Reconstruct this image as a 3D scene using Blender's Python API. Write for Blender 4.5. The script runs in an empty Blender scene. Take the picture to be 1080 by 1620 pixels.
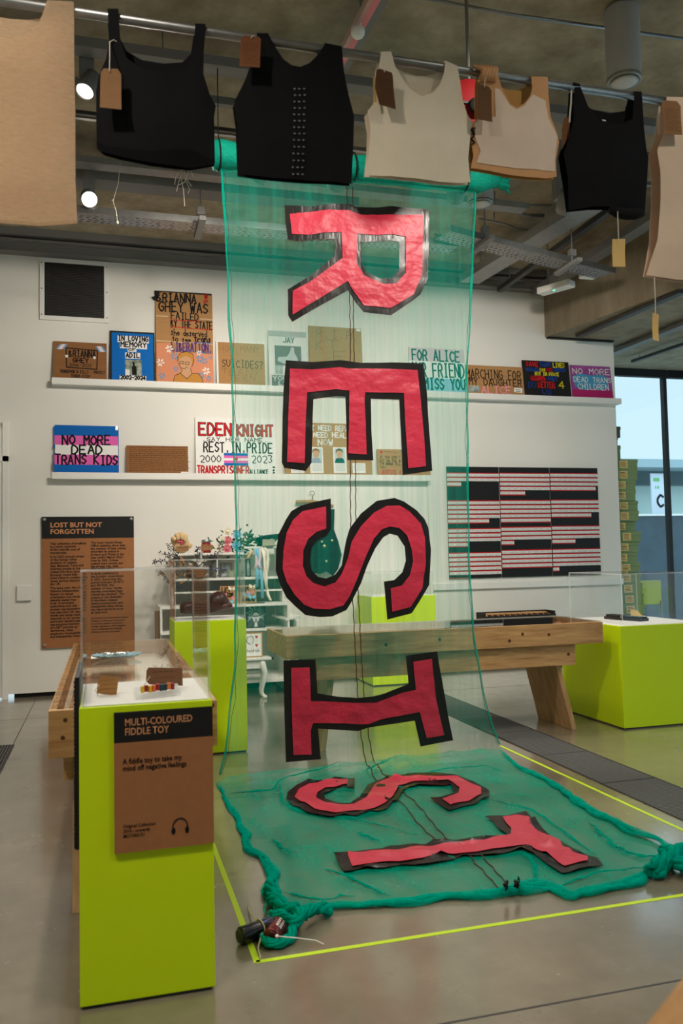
import bpy, bmesh, math, random
from mathutils import Vector, Matrix, noise
from mathutils.geometry import tessellate_polygon

random.seed(7)
scene = bpy.context.scene
COL = scene.collection
# ------------------------------------------------------------------ camera
FPX = 1320.0
YAW, PITCH, ROLL = math.radians(15.8), math.radians(3.0), math.radians(-1.12)
CAM = Vector((0, 0, 1.5))
fw = Vector((math.sin(YAW)*math.cos(PITCH), math.cos(YAW)*math.cos(PITCH), math.sin(PITCH)))
r0 = Vector((math.cos(YAW), -math.sin(YAW), 0)); u0 = r0.cross(fw)
RT = math.cos(ROLL)*r0 + math.sin(ROLL)*u0
UP = -math.sin(ROLL)*r0 + math.cos(ROLL)*u0
cd = bpy.data.cameras.new('camera'); cam = bpy.data.objects.new('camera', cd); COL.objects.link(cam)
cd.sensor_fit = 'VERTICAL'; cd.sensor_height = 36; cd.sensor_width = 24; cd.lens = FPX/1620*36
cd.clip_start = .05; cd.clip_end = 200
cam.matrix_world = Matrix(((RT.x, UP.x, -fw.x, CAM.x), (RT.y, UP.y, -fw.y, CAM.y), (RT.z, UP.z, -fw.z, CAM.z), (0, 0, 0, 1)))
cd.dof.use_dof = True; cd.dof.focus_distance = 6.6; cd.dof.aperture_fstop = 4.0
scene.camera = cam
# ------------------------------------------------------------------ world and exposure
SKY_STRENGTH = 1.1
SPOT = 1.0
world = bpy.data.worlds.new('sky'); scene.world = world; world.use_nodes = True
bg = world.node_tree.nodes['Background']; bg.inputs[0].default_value = (.72, .9, 1, 1); bg.inputs[1].default_value = SKY_STRENGTH
# overcast sky: brighter towards the zenith than at the horizon
_n = world.node_tree.nodes; _l = world.node_tree.links
_tc = _n.new('ShaderNodeTexCoord'); _sx = _n.new('ShaderNodeSeparateXYZ'); _mr = _n.new('ShaderNodeMapRange')
_l.new(_tc.outputs['Generated'], _sx.inputs[0]); _l.new(_sx.outputs['Z'], _mr.inputs[0])
_mr.inputs[1].default_value = .20; _mr.inputs[2].default_value = .62; _mr.inputs[3].default_value = SKY_STRENGTH; _mr.inputs[4].default_value = SKY_STRENGTH*3.2
_l.new(_mr.outputs[0], bg.inputs[1])
vs = scene.view_settings; vs.view_transform = 'Standard'; vs.look = 'None'; vs.gamma = 1; vs.use_curve_mapping = False
vs.exposure = 0.0
try:
    scene.cycles.transparent_max_bounces = 24; scene.cycles.use_denoising = True; scene.cycles.sample_clamp_indirect = 6
except Exception: pass

def at(x, y, X=None, Y=None, Z=None):
    "a point of the photograph, at its true depth on a plane of the room"
    d = (x-540)/FPX*RT - (y-810)/FPX*UP + fw
    if X is not None: t = (X-CAM.x)/d.x
    elif Y is not None: t = (Y-CAM.y)/d.y
    else: t = (Z-CAM.z)/d.z
    return CAM + t*d
# ------------------------------------------------------------------ materials
def lin(r, g, b):
    f = lambda c: (c/255/12.92) if c/255 <= .04045 else ((c/255+.055)/1.055)**2.4
    return (f(r), f(g), f(b), 1)
def mat(name, rgb, rough=.6, spec=.5, metal=0, var=0, scale=5, bump=0, bscale=40, sheen=0, bdist=.01, stretch=None, rgb2=None, detail=4):
    m = bpy.data.materials.new(name); m.use_nodes = True
    nt = m.node_tree; b = nt.nodes['Principled BSDF']; c = lin(*rgb)
    b.inputs['Base Color'].default_value = c; b.inputs['Roughness'].default_value = rough
    b.inputs['Specular IOR Level'].default_value = spec; b.inputs['Metallic'].default_value = metal
    if sheen: b.inputs['Sheen Weight'].default_value = sheen
    tc = nt.nodes.new('ShaderNodeTexCoord'); src = tc.outputs['Object']
    if stretch:
        mp = nt.nodes.new('ShaderNodeMapping'); mp.inputs['Scale'].default_value = stretch
        nt.links.new(src, mp.inputs['Vector']); src = mp.outputs['Vector']
    if var or rgb2:
        n = nt.nodes.new('ShaderNodeTexNoise'); n.inputs['Scale'].default_value = scale; n.inputs['Detail'].default_value = detail
        n.inputs['Roughness'].default_value = .65
        nt.links.new(src, n.inputs['Vector'])
        r = nt.nodes.new('ShaderNodeValToRGB'); e = r.color_ramp.elements
        e[0].position = .32; e[1].position = .68
        if rgb2: e[0].color = lin(*rgb2); e[1].color = c
        else:
            e[0].color = tuple(x*(1-var) for x in c[:3])+(1,); e[1].color = tuple(min(1, x*(1+var)) for x in c[:3])+(1,)
        nt.links.new(n.outputs['Fac'], r.inputs['Fac']); nt.links.new(r.outputs['Color'], b.inputs['Base Color'])
    if bump:
        n2 = nt.nodes.new('ShaderNodeTexNoise'); n2.inputs['Scale'].default_value = bscale; n2.inputs['Detail'].default_value = 3
        nt.links.new(src, n2.inputs['Vector'])
        bp = nt.nodes.new('ShaderNodeBump'); bp.inputs['Strength'].default_value = bump; bp.inputs['Distance'].default_value = bdist
        nt.links.new(n2.outputs['Fac'], bp.inputs['Height']); nt.links.new(bp.outputs['Normal'], b.inputs['Normal'])
    return m
def emit(name, rgb, s):
    m = bpy.data.materials.new(name); m.use_nodes = True; b = m.node_tree.nodes['Principled BSDF']
    b.inputs['Base Color'].default_value = lin(*rgb); b.inputs['Emission Color'].default_value = lin(*rgb); b.inputs['Emission Strength'].default_value = s
    return m
def clear(name, tint=(1, 1, 1), gloss=.07, rough=.02, white=0.0):
    m = bpy.data.materials.new(name); m.use_nodes = True; nt = m.node_tree; nt.nodes.clear()
    o = nt.nodes.new('ShaderNodeOutputMaterial'); t = nt.nodes.new('ShaderNodeBsdfTransparent'); t.inputs[0].default_value = (*tint, 1)
    g = nt.nodes.new('ShaderNodeBsdfGlossy'); g.inputs['Roughness'].default_value = rough
    f = nt.nodes.new('ShaderNodeFresnel'); f.inputs[0].default_value = 1.45
    ge = nt.nodes.new('ShaderNodeNewGeometry'); iv = nt.nodes.new('ShaderNodeMath'); iv.operation = 'SUBTRACT'; iv.inputs[0].default_value = 1.0
    nt.links.new(ge.outputs['Backfacing'], iv.inputs[1]); ml = nt.nodes.new('ShaderNodeMath'); ml.operation = 'MULTIPLY'
    nt.links.new(f.outputs[0], ml.inputs[0]); nt.links.new(iv.outputs[0], ml.inputs[1])
    x = nt.nodes.new('ShaderNodeMixShader'); nt.links.new(ml.outputs[0], x.inputs[0]); nt.links.new(t.outputs[0], x.inputs[1]); nt.links.new(g.outputs[0], x.inputs[2])
    last = x
    if white:
        d = nt.nodes.new('ShaderNodeBsdfDiffuse'); d.inputs[0].default_value = (.9, .92, .9, 1)
        y = nt.nodes.new('ShaderNodeMixShader'); y.inputs[0].default_value = white
        nt.links.new(x.outputs[0], y.inputs[1]); nt.links.new(d.outputs[0], y.inputs[2]); last = y
    nt.links.new(last.outputs[0], o.inputs[0]); return m
def net(name, rgb, alpha, streak=.12, stretch=(60, 60, 1.2), transl=.5):
    m = bpy.data.materials.new(name); m.use_nodes = True; nt = m.node_tree; nt.nodes.clear()
    N = nt.nodes.new; L = nt.links.new
    o = N('ShaderNodeOutputMaterial'); t = N('ShaderNodeBsdfTransparent')
    d = N('ShaderNodeBsdfDiffuse'); d.inputs[0].default_value = lin(*rgb)
    tr = N('ShaderNodeBsdfTranslucent'); tr.inputs[0].default_value = lin(*rgb)
    x = N('ShaderNodeMixShader'); x.inputs[0].default_value = transl; L(d.outputs[0], x.inputs[1]); L(tr.outputs[0], x.inputs[2])
    tc = N('ShaderNodeTexCoord'); mp = N('ShaderNodeMapping'); mp.inputs['Scale'].default_value = stretch; L(tc.outputs['Object'], mp.inputs[0])
    n = N('ShaderNodeTexNoise'); n.inputs['Scale'].default_value = 1; n.inputs['Detail'].default_value = 5; n.inputs['Roughness'].default_value = .7; L(mp.outputs[0], n.inputs['Vector'])
    mr = N('ShaderNodeMapRange'); mr.inputs[1].default_value = .3; mr.inputs[2].default_value = .7
    mr.inputs[3].default_value = alpha-streak; mr.inputs[4].default_value = alpha+streak; L(n.outputs['Fac'], mr.inputs[0])
    y = N('ShaderNodeMixShader'); L(mr.outputs[0], y.inputs[0]); L(t.outputs[0], y.inputs[1]); L(x.outputs[0], y.inputs[2]); L(y.outputs[0], o.inputs[0])
    return m
M = {}
M['wall'] = mat('white_wall_paint', (228, 225, 217), .75, .3, var=.02, scale=.6, bump=.03, bscale=25)
M['white'] = mat('white_paint', (232, 230, 224), .5, .4)
M['shelfwhite'] = mat('shelf_white', (230, 228, 222), .45, .4)
M['black'] = mat('black_matt', (22, 21, 21), .6, .3)
M['ink'] = mat('black_ink', (20, 18, 18), .7, .2)
M['lime'] = mat('lime_paint', (200, 228, 2), .5, .35, var=.015, scale=2)
M['tape'] = mat('fluorescent_tape', (196, 226, 50), .45, .3)
M['card'] = mat('brown_card', (156, 105, 68), .85, .1, var=.05, scale=30)
M['cardboard'] = mat('corrugated_cardboard', (176, 132, 86), .85, .1, var=.06, scale=9, stretch=(.3, 1, 4))
M['cardboard_dark'] = mat('dark_cardboard', (142, 98, 62), .85, .1, var=.08, scale=9, stretch=(.3, 1, 4))
M['paper'] = mat('white_paper', (232, 230, 226), .8, .15)
M['kraft'] = mat('kraft_tag', (146, 108, 74), .8, .15, var=.05, scale=40)
M['manila'] = mat('manila_tag', (222, 186, 118), .75, .15)
M['galv'] = mat('galvanised_steel', (150, 150, 148), .38, .5, metal=.85, var=.12, scale=14)
M['steel'] = mat('grey_steel', (150, 149, 146), .45, .5, metal=.5, var=.1, scale=10)
M['greypaint'] = mat('grey_paint', (118, 116, 113), .5, .4)
M['darkgrey'] = mat('dark_grey_metal', (62, 60, 58), .5, .4)
M['lampgrey'] = mat('lamp_grey', (168, 166, 163), .5, .4)
M['ply'] = mat('pine_plywood', (208, 164, 108), .55, .35, rgb2=(160, 114, 68), scale=3.4, stretch=(.9, 5, 9), bump=.04, bscale=30, detail=6)
M['plyleg'] = mat('pale_plywood', (202, 164, 116), .55, .35, rgb2=(172, 130, 84), scale=3, stretch=(6, 5, .8), bump=.03, bscale=30, detail=6)
M['knot'] = mat('wood_knot', (88, 52, 28), .6, .3)
M['acrylic'] = clear('clear_acrylic', (.985, .99, .985))
M['acrylic_edge'] = clear('acrylic_edge', (.97, .98, .97), white=.38)
M['glass'] = clear('window_glass', (.9, .96, .97))
M['pink'] = mat('pink_satin', (196, 40, 66), .42, .45, var=.05, scale=5, bump=.6, bscale=5.5, bdist=.035, sheen=.1, stretch=(1, 1, 1.3))
M['gaffer'] = mat('black_gaffer_tape', (22, 20, 19), .3, .45, bump=.3, bscale=14, stretch=(2.2, 1, .6))
M['blackfab'] = mat('black_knit', (22, 21, 23), .9, .15, bump=.12, bscale=300)
M['cream'] = mat('cream_knit', (242, 227, 202), .9, .15, var=.04, scale=4, bump=.15, bscale=90)
M['peach'] = mat('peach_knit', (218, 164, 116), .9, .15, var=.05, scale=6)
M['peachlight'] = mat('pale_peach_knit', (236, 212, 190), .9, .15, var=.05, scale=5)
M['nude'] = mat('nude_knit', (234, 206, 180), .9, .15, var=.04, scale=4)
M['string'] = mat('white_string', (226, 216, 196), .8, .2)
M['red'] = mat('red_plastic', (176, 22, 26), .4, .5)
M['boxgreen'] = mat('archive_box_green', (126, 144, 98), .7, .2, var=.05, scale=4)
M['boxgrey'] = mat('archive_box_grey', (96, 90, 80), .7, .2)
def concrete_floor():
    m = mat('polished_concrete', (142, 132, 113), .3, .5, rgb2=(114, 105, 88), scale=1.1, detail=8)
    nt = m.node_tree; b = nt.nodes['Principled BSDF']; N = nt.nodes.new; L = nt.links.new
    ramp = [n for n in nt.nodes if n.type == 'VALTORGB'][0]
    tc = [n for n in nt.nodes if n.type == 'TEX_COORD'][0]
    # fine speckle and scuffs of the slab
    sp = N('ShaderNodeTexNoise'); sp.inputs['Scale'].default_value = 5; sp.inputs['Detail'].default_value = 8; L(tc.outputs['Object'], sp.inputs['Vector'])
    mx = N('ShaderNodeMix'); mx.data_type = 'RGBA'; mx.blend_type = 'MULTIPLY'; mx.inputs[0].default_value = .16
    r2 = N('ShaderNodeValToRGB'); r2.color_ramp.elements[0].position = .3; r2.color_ramp.elements[1].position = .6; r2.color_ramp.elements[0].color = (.55, .54, .5, 1)
    L(sp.outputs['Fac'], r2.inputs['Fac']); L(ramp.outputs['Color'], mx.inputs[6]); L(r2.outputs['Color'], mx.inputs[7]); L(mx.outputs[2], b.inputs['Base Color'])
    rr = N('ShaderNodeMapRange'); rr.inputs[3].default_value = .12; rr.inputs[4].default_value = .36; L(sp.outputs['Fac'], rr.inputs[0]); L(rr.outputs[0], b.inputs['Roughness'])
    b.inputs['Coat Weight'].default_value = .7; b.inputs['Coat Roughness'].default_value = .13; b.inputs['Coat IOR'].default_value = 1.6
    return m
M['floor'] = concrete_floor()
M['ceiling'] = mat('raw_concrete', (184, 170, 144), .85, .2, rgb2=(132, 118, 95), scale=2.4, bump=.15, bscale=12, detail=9)
M['beam'] = mat('beam_concrete', (158, 146, 124), .8, .2, rgb2=(128, 115, 94), scale=2.2, stretch=(2, 2, .6), bump=.1, bscale=12, detail=8)

# ------------------------------------------------------------------ mesh helpers
def bm_new(): return bmesh.new()
def box(bm, x0, x1, y0, y1, z0, z1, mi=0):
    v = [bm.verts.new(p) for p in ((x0, y0, z0), (x1, y0, z0), (x1, y1, z0), (x0, y1, z0), (x0, y0, z1), (x1, y0, z1), (x1, y1, z1), (x0, y1, z1))]
    for f in ((3, 2, 1, 0), (4, 5, 6, 7), (0, 1, 5, 4), (1, 2, 6, 5), (2, 3, 7, 6), (3, 0, 4, 7)):
        bm.faces.new([v[i] for i in f]).material_index = mi
    return v
def hexa(bm, bottom, top):
    v = [bm.verts.new(p) for p in list(bottom)+list(top)]
    for f in ((3, 2, 1, 0), (4, 5, 6, 7), (0, 1, 5, 4), (1, 2, 6, 5), (2, 3, 7, 6), (3, 0, 4, 7)): bm.faces.new([v[i] for i in f])
def tube(bm, pts, r, seg=8, cap=True):
    pts = [Vector(p) for p in pts]; n = len(pts); rs = r if isinstance(r, (list, tuple)) else [r]*n
    rings = []; prev = None
    for i, p in enumerate(pts):
        d = (pts[min(i+1, n-1)]-pts[max(i-1, 0)])
        if d.length < 1e-9: d = Vector((0, 0, 1))
        d.normalize()
        if prev is None:
            a = Vector((0, 0, 1)) if abs(d.z) < .9 else Vector((1, 0, 0)); s = d.cross(a).normalized()
        else:
            s = prev - d*prev.dot(d)
            s = s.normalized() if s.length > 1e-6 else d.orthogonal().normalized()
        prev = s; t = d.cross(s)
        rings.append([bm.verts.new(p+rs[i]*(math.cos(2*math.pi*k/seg)*s+math.sin(2*math.pi*k/seg)*t)) for k in range(seg)])
    for a, b in zip(rings, rings[1:]):
        for k in range(seg): bm.faces.new((a[k], a[(k+1) % seg], b[(k+1) % seg], b[k]))
    if cap: bm.faces.new(rings[0][::-1]); bm.faces.new(rings[-1])
def lathe(bm, prof, c=(0, 0, 0), seg=24, axis=None):
    Q = Vector((0, 0, 1)).rotation_difference(Vector(axis)).to_matrix() if axis is not None else Matrix.Identity(3)
    c = Vector(c); rings = []
    for r, z in prof: rings.append([bm.verts.new(c+Q@Vector((max(r, 1e-4)*math.cos(2*math.pi*k/seg), max(r, 1e-4)*math.sin(2*math.pi*k/seg), z))) for k in range(seg)])
    for a, b in zip(rings, rings[1:]):
        for k in range(seg): bm.faces.new((a[k], a[(k+1) % seg], b[(k+1) % seg], b[k]))
    bm.faces.new(rings[0][::-1]); bm.faces.new(rings[-1])
def ball(bm, c, rad, sub=2, scale=(1, 1, 1), jit=0):
    g = bmesh.ops.create_icosphere(bm, subdivisions=sub, radius=1)
    for v in g['verts']:
        k = 1+(jit*(noise.noise(v.co*2.3+Vector(c)*7)) if jit else 0)
        v.co = Vector(c)+Vector((v.co.x*rad*scale[0]*k, v.co.y*rad*scale[1]*k, v.co.z*rad*scale[2]*k))
def prism(bm, pts, y0, y1, fn=None):
    "extrude a polygon given in (x,z) from y0 to y1"
    a = [bm.verts.new((x, y0, z)) for x, z in pts]; b = [bm.verts.new((x, y1, z)) for x, z in pts]; n = len(pts)
    for tri in tessellate_polygon([[Vector((x, z, 0)) for x, z in pts]]):
        try:
            bm.faces.new([a[i] for i in tri]); bm.faces.new([b[i] for i in reversed(tri)])
        except ValueError: pass
    for i in range(n): bm.faces.new((a[i], a[(i+1) % n], b[(i+1) % n], b[i]))
def sheet(outer, holes, cell, fn, thick=.002):
    "a cut cloth or paper shape: polygon (u,v) with holes, cut on a grid, mapped by fn(u,v)->(x,y,z), given thickness"
    bm = bmesh.new(); loops = [outer]+list(holes); flat = [p for l in loops for p in l]
    vs_ = [bm.verts.new((p[0], p[1], 0)) for p in flat]
    for tri in tessellate_polygon([[Vector((p[0], p[1], 0)) for p in l] for l in loops]):
        try: bm.faces.new([vs_[i] for i in tri])
        except ValueError: pass
    for ax in (0, 1):
        lo = min(p[ax] for p in flat); hi = max(p[ax] for p in flat); n = int((hi-lo)/cell)
        for k in range(1, n+1):
            co = [0, 0, 0]; co[ax] = lo+k*(hi-lo)/(n+1); no = [0, 0, 0]; no[ax] = 1
            bmesh.ops.bisect_plane(bm, geom=bm.verts[:]+bm.edges[:]+bm.faces[:], plane_co=co, plane_no=no, dist=1e-6)
    bmesh.ops.dissolve_degenerate(bm, dist=1e-6, edges=bm.edges[:])
    bmesh.ops.recalc_face_normals(bm, faces=bm.faces[:])
    for v in bm.verts: v.co = fn(v.co.x, v.co.y)
    bm.normal_update()
    if thick:
        bmesh.ops.solidify(bm, geom=bm.faces[:], thickness=thick)
        for e in bm.edges:          # a cut edge is crisp: keep its shading apart from the cloth's
            if len(e.link_faces) == 2 and e.calc_face_angle(0) > .7: e.smooth = False
    return bm
def obj(name, bm, m, parent=None, world=True, smooth=False, bevel=0):
    if smooth:
        for f in bm.faces: f.smooth = True
    me = bpy.data.meshes.new(name); bm.to_mesh(me); bm.free()
    o = bpy.data.objects.new(name, me); COL.objects.link(o)
    for k in (m if isinstance(m, (list, tuple)) else [m]): me.materials.append(k)
    if parent is not None: adopt(o, parent, world)
    if bevel:
        b = o.modifiers.new('bevel', 'BEVEL'); b.width = bevel; b.segments = 2; b.limit_method = 'ANGLE'
    return o
def adopt(o, parent, world=True):
    o.parent = parent
    if world: 
        chain = parent.matrix_basis.copy(); p = parent
        while p.parent: chain = p.parent.matrix_basis @ p.matrix_parent_inverse @ chain; p = p.parent
        o.matrix_parent_inverse = chain.inverted()
def tag(o, label, cat, group=None):
    o['label'] = label; o['category'] = cat
    if group: o['group'] = group
    return o
def thing(name, label, cat, loc=(0, 0, 0), group=None, rot=(0, 0, 0)):
    o = bpy.data.objects.new(name, None); COL.objects.link(o); o.empty_display_size = .1
    o.location = loc; o.rotation_euler = rot
    o.matrix_basis = Matrix.Translation(loc) @ __import__('mathutils').Euler(rot).to_matrix().to_4x4()
    return tag(o, label, cat, group)
def struct(name, bm, m, **k):
    o = obj(name, bm, m, **k); o['kind'] = 'structure'; return o
def copy_tree(o, parent=None):
    c = o.copy(); COL.objects.link(c)
    if parent is not None:
        c.parent = parent; c.matrix_parent_inverse = o.matrix_parent_inverse.copy()
    for ch in list(o.children): copy_tree(ch, c)
    return c
# ------------------------------------------------------------------ lettering
S = {
'A': ['00 26 40', '12 32'], 'B': ['00 06 25 24 03', '03 32 31 20 00'.replace('20 00', '20 00')], 'C': ['45 26 15 04 02 11 20 41'],
'D': ['00 06 26 44 42 20 00'], 'E': ['46 06 00 40', '03 33'], 'F': ['46 06 00', '03 33'], 'G': ['45 26 15 04 02 11 20 41 43 23'],
'H': ['06 00', '46 40', '03 43'], 'I': ['26 20', '16 36', '10 30'], 'J': ['46 41 20 01'], 'K': ['06 00', '46 03 40'], 'L': ['06 00 40'],
'M': ['00 06 23 46 40'], 'N': ['00 06 40 46'], 'O': ['26 15 04 02 11 20 31 42 44 35 26'], 'P': ['00 06 36 44 33 03'],
'Q': ['26 04 02 20 42 44 26', '22 40'], 'R': ['00 06 36 44 33 03', '23 40'], 'S': ['45 26 15 04 23 42 31 20 01'], 'T': ['06 46', '26 20'],
'U': ['06 02 20 42 46'], 'V': ['06 20 46'], 'W': ['06 10 24 30 46'], 'X': ['06 40', '46 00'], 'Y': ['06 23 46', '23 20'], 'Z': ['06 46 00 40'],
'0': ['26 04 02 20 42 44 26'], '1': ['15 26 20'], '2': ['05 26 45 43 00 40'], '3': ['06 46 23 42 20 01'], '4': ['30 36 02 42'],
'5': ['46 06 04 24 42 20 01'], '6': ['46 04 01 20 42 23 02'], '8': ['23 05 26 45 23 01 20 41 23'], '9': ['43 24 05 26 45 40'],
'.': ['20 21'], '-': ['03 43'], '?': ['05 26 45 23 22', '20 21'], "'": ['26 25'], '#': ['10 16', '30 36', '02 42', '04 44'], '/': ['00 46'],
's': ['33 24 13 32 20 01'], 'h': ['06 00', '02 23 42 40'], 'e': ['02 42 33 13 02 11 20 41'], 'd': ['46 40', '42 23 02 20 41'], 'r': ['03 00', '02 23 43'],
'v': ['04 20 44'], 't': ['26 21 30', '04 44'], 'o': ['24 03 01 20 41 43 24'], 'a': ['43 40', '42 24 02 20 41'], 'n': ['04 00', '02 24 42 40'], ' ': [],
}
def hand(bm, s, x0, x1, z0, z1, w, y=0, jit=.0, gap=1.6):
    "marker-pen capitals stretched into a box on a board (x right, z up)"
    n = len(s); adv = 4+gap; tot = n*adv-gap; sx = (x1-x0)/tot; sz = (z1-z0)/6
    for i, ch in enumerate(s):
        dx = random.uniform(-jit, jit); dz = random.uniform(-jit, jit)
        for st in S.get(ch, []):
            pts = [Vector((x0+(i*adv+int(c[0])+dx)*sx, y, z0+(int(c[1])+dz)*sz)) for c in st.split()]
            if len(pts) > 3 and ch in 'BCDGOPQRSU0235689esdoa':   # round the curved strokes
                q = [pts[0]]
                for a, b, c in zip(pts, pts[1:], pts[2:]):
                    q += [b*.75+a*.25, b*.75+c*.25]
                pts = q+[pts[-1]]
            stroke(bm, pts, w)
def stroke(bm, pts, w):
    for a, b in zip(pts, pts[1:]):
        d = b-a
        if d.length < 1e-6: continue
        d.normalize(); nrm = Vector((-d.z, 0, d.x))*w/2; e = d*w*.35
        bm.faces.new([bm.verts.new(p) for p in (a-e-nrm, b+e-nrm, b+e+nrm, a-e+nrm)])
        a.y -= .00002
def text_into(bm, s, x0, ztop, size, y=-.001, bold=0, width=None, line=1.0):
    "type set in the plain sans, added to a mesh (x right, z up)"
    c = bpy.data.curves.new('lettering', 'FONT'); c.body = s; c.size = size; c.align_x = 'LEFT'; c.align_y = 'TOP'; c.offset = bold; c.space_line = line
    c.resolution_u = 2
    o = bpy.data.objects.new('lettering', c); COL.objects.link(o)
    bpy.context.view_layer.update(); dg = bpy.context.evaluated_depsgraph_get()
    me = bpy.data.meshes.new_from_object(o.evaluated_get(dg)); k = 1
    xs = [v.co.x for v in me.vertices]
    if width and xs: k = width/(max(xs)-min(xs))
    n0 = len(bm.verts); bm.from_mesh(me); bm.verts.ensure_lookup_table()
    for v in bm.verts[n0:]: v.co = Vector((x0+v.co.x*k, y, ztop+v.co.y))
    bpy.data.objects.remove(o); bpy.data.curves.remove(c); bpy.data.meshes.remove(me)
def text(name, s, x0, ztop, size, m, parent, y=-.001, bold=0, width=None, line=1.0):
    bm = bm_new(); text_into(bm, s, x0, ztop, size, y, bold, width, line)
    return obj(name, bm, m, parent, world=False)
# ================================================================== the room
bm = bm_new(); box(bm, -2.6, 9.3, -3.5, 11.5, -.1, 0); struct('floor', bm, M['floor'])
bm = bm_new(); box(bm, -2.6, 10.5, -3.5, 11.5, 5.2, 5.4); struct('ceiling', bm, M['ceiling'])
bm = bm_new(); box(bm, -2.6, 5.72, 9.92, 10.02, .05, 5.2); box(bm, 5.72, 6.75, 9.92, 10.02, .05, 4.36); struct('wall_back', bm, M['wall'])
bm = bm_new(); box(bm, -2.7, -2.6, -3.5, 10.02, 0, 5.2); struct('wall_left', bm, M['wall'])
bm = bm_new(); box(bm, -2.6, 10.5, -3.6, -3.5, 0, 5.2); struct('wall_front', bm, M['wall'])
bm = bm_new(); box(bm, -.98, 6.75, 9.955, 10.02, 0, .05); struct('baseboard_back', bm, M['black'])
# dark metal channel where wall meets slab
bm = bm_new(); box(bm, -2.6, 5.7, 9.76, 9.92, 4.97, 5.06); box(bm, -2.6, 5.7, 9.70, 9.92, 5.06, 5.09); box(bm, -2.6, 5.7, 9.66, 9.92, 5.12, 5.2)
struct('trim_1', bm, M['greypaint'])
bm = bm_new(); box(bm, 5.72, 6.72, 9.86, 9.92, 4.36, 4.375); struct('trim_2', bm, M['black'])
bm = bm_new(); box(bm, 3.95, 3.99, 9.9, 9.92, .05, 2.42); struct('trim_3', bm, M['wall'])
# the dropped beam and the lower slab beyond it (skewed in plan)
def bx(y): return 5.70+(9.92-y)*.19
bm = bm_new()
y0, y1 = 1.0, 11.5
hexa(bm, [(bx(y0), y0, 4.38), (10.5, y0, 4.38), (10.5, y1, 4.38), (bx(y1), y1, 4.38)], [(bx(y0), y0, 5.2), (10.5, y0, 5.2), (10.5, y1, 5.2), (bx(y1), y1, 5.2)])
struct('beam', bm, M['beam'])
# door at the left: the frame edge and leaf
d = bm_new(); box(d, -2.0, -1.1, 9.90, 9.925, .02, 3.0); door = struct('door_1', d, M['white'])
d = bm_new(); box(d, -1.1, -1.04, 9.885, 9.925, 0, 3.06); box(d, -2.06, -2.0, 9.885, 9.925, 0, 3.06); box(d, -2.06, -1.04, 9.885, 9.925, 2.62, 2.68)
o = obj('door_frame', d, M['white'], door); o['kind'] = 'structure'
d = bm_new(); tube(d, [(-1.85, 9.86, 1.05), (-1.75, 9.86, 1.05)], .012); tube(d, [(-1.85, 9.86, 1.05), (-1.85, 9.9, 1.05)], .01)
o = obj('door_handle', d, M['galv'], door); o['kind'] = 'structure'
# saw cuts in the slab
bm = bm_new()
box(bm, -2.6, 10.5, 2.560, 2.570, 0, .0006); box(bm, -2.6, 10.5, 8.6, 8.608, 0, .0006); box(bm, -.745, -.738, -3.5, 9.9, 0, .0006); box(bm, 5.2, 5.207, -3.5, 9.9, 0, .0006)
struct('floor_joint', bm, M['darkgrey'])
# windows at the far right
def window(name, p, q, z1, mulls):
    p = Vector(p); q = Vector(q); d = (q-p).normalized(); n = Vector((-d.y, d.x, 0))
    def bar(bm, a, b, z0, z1_, t):
        hexa(bm, [a-n*t, b-n*t, b+n*t, a+n*t], [v+Vector((0, 0, z1_-z0)) for v in (a-n*t, b-n*t, b+n*t, a+n*t)])
    g = bm_new(); bar(g, p+Vector((0, 0, .05)), q+Vector((0, 0, .05)), .05, z1, .006); w = struct(name, g, M['glass'])
    f = bm_new()
    bar(f, p, q, 0, .06, .03); bar(f, p+Vector((0, 0, z1)), q+Vector((0, 0, z1)), z1, z1+.12, .05)
    L_ = (q-p).length
    for s in mulls: bar(f, p+d*(s*L_-.03), p+d*(s*L_+.03), 0, z1, .045)
    o = obj('window_frame', f, M['black'], w); o['kind'] = 'structure'
    return w
window('window_1', (6.75, 11.4, 0), (8.68, 11.4, 0), 4.26, [.0, .985])
window('window_2', (8.72, 11.4, 0), (9.16, 11.4, 0), 4.26, [.98])
window('window_3', (9.2, 11.35, 0), (9.2, -3.4, 0), 4.26, [.2, .4, .6, .8])
bm = bm_new(); box(bm, 6.65, 6.75, 10.02, 11.45, 0, 4.36); struct('wall_return', bm, M['wall'])
# outside: paving, hoarding and the building across the way
bm = bm_new(); box(bm, 4, 26, 11.5, 30, -.12, -.02); box(bm, 10.5, 26, -6, 11.5, -.12, -.02); struct('ground_outside', bm, mat('paving', (170, 178, 182), .7, .3))
fc = thing('building', 'glass fronted building with a white hanging sign, beyond the tall window', 'building', (14, 17.5, 0))
bm = bm_new(); box(bm, 9, 22, 17.2, 17.6, 0, 3.3); obj('wall', bm, mat('aqua_wall', (226, 248, 242), .7, .2), fc)
bm = bm_new(); box(bm, 9, 22, 15.8, 17.8, 3.32, 3.5); obj('roof', bm, mat('roof_edge', (150, 172, 180), .5, .4), fc)
bm = bm_new(); box(bm, 9, 22, 16.6, 16.9, 3.0, 3.32); obj('fascia', bm, mat('fascia_teal', (60, 92, 96), .5, .4), fc)
sg = thing('hanging_sign', 'white sign with a large black C hanging outside the window', 'sign', (11.88, 15.98, 2.34))
bm = bm_new(); box(bm, 11.70, 12.06, 15.97, 16.0, 2.30, 3.2); obj('sign_board', bm, mat('sign_white', (215, 222, 235), .5, .3), sg)
bm = bm_new(); hand(bm, 'C', 11.85, 12.0, 2.45, 2.72, .05, 15.966); obj('letter', bm, M['ink'], sg)
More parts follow.
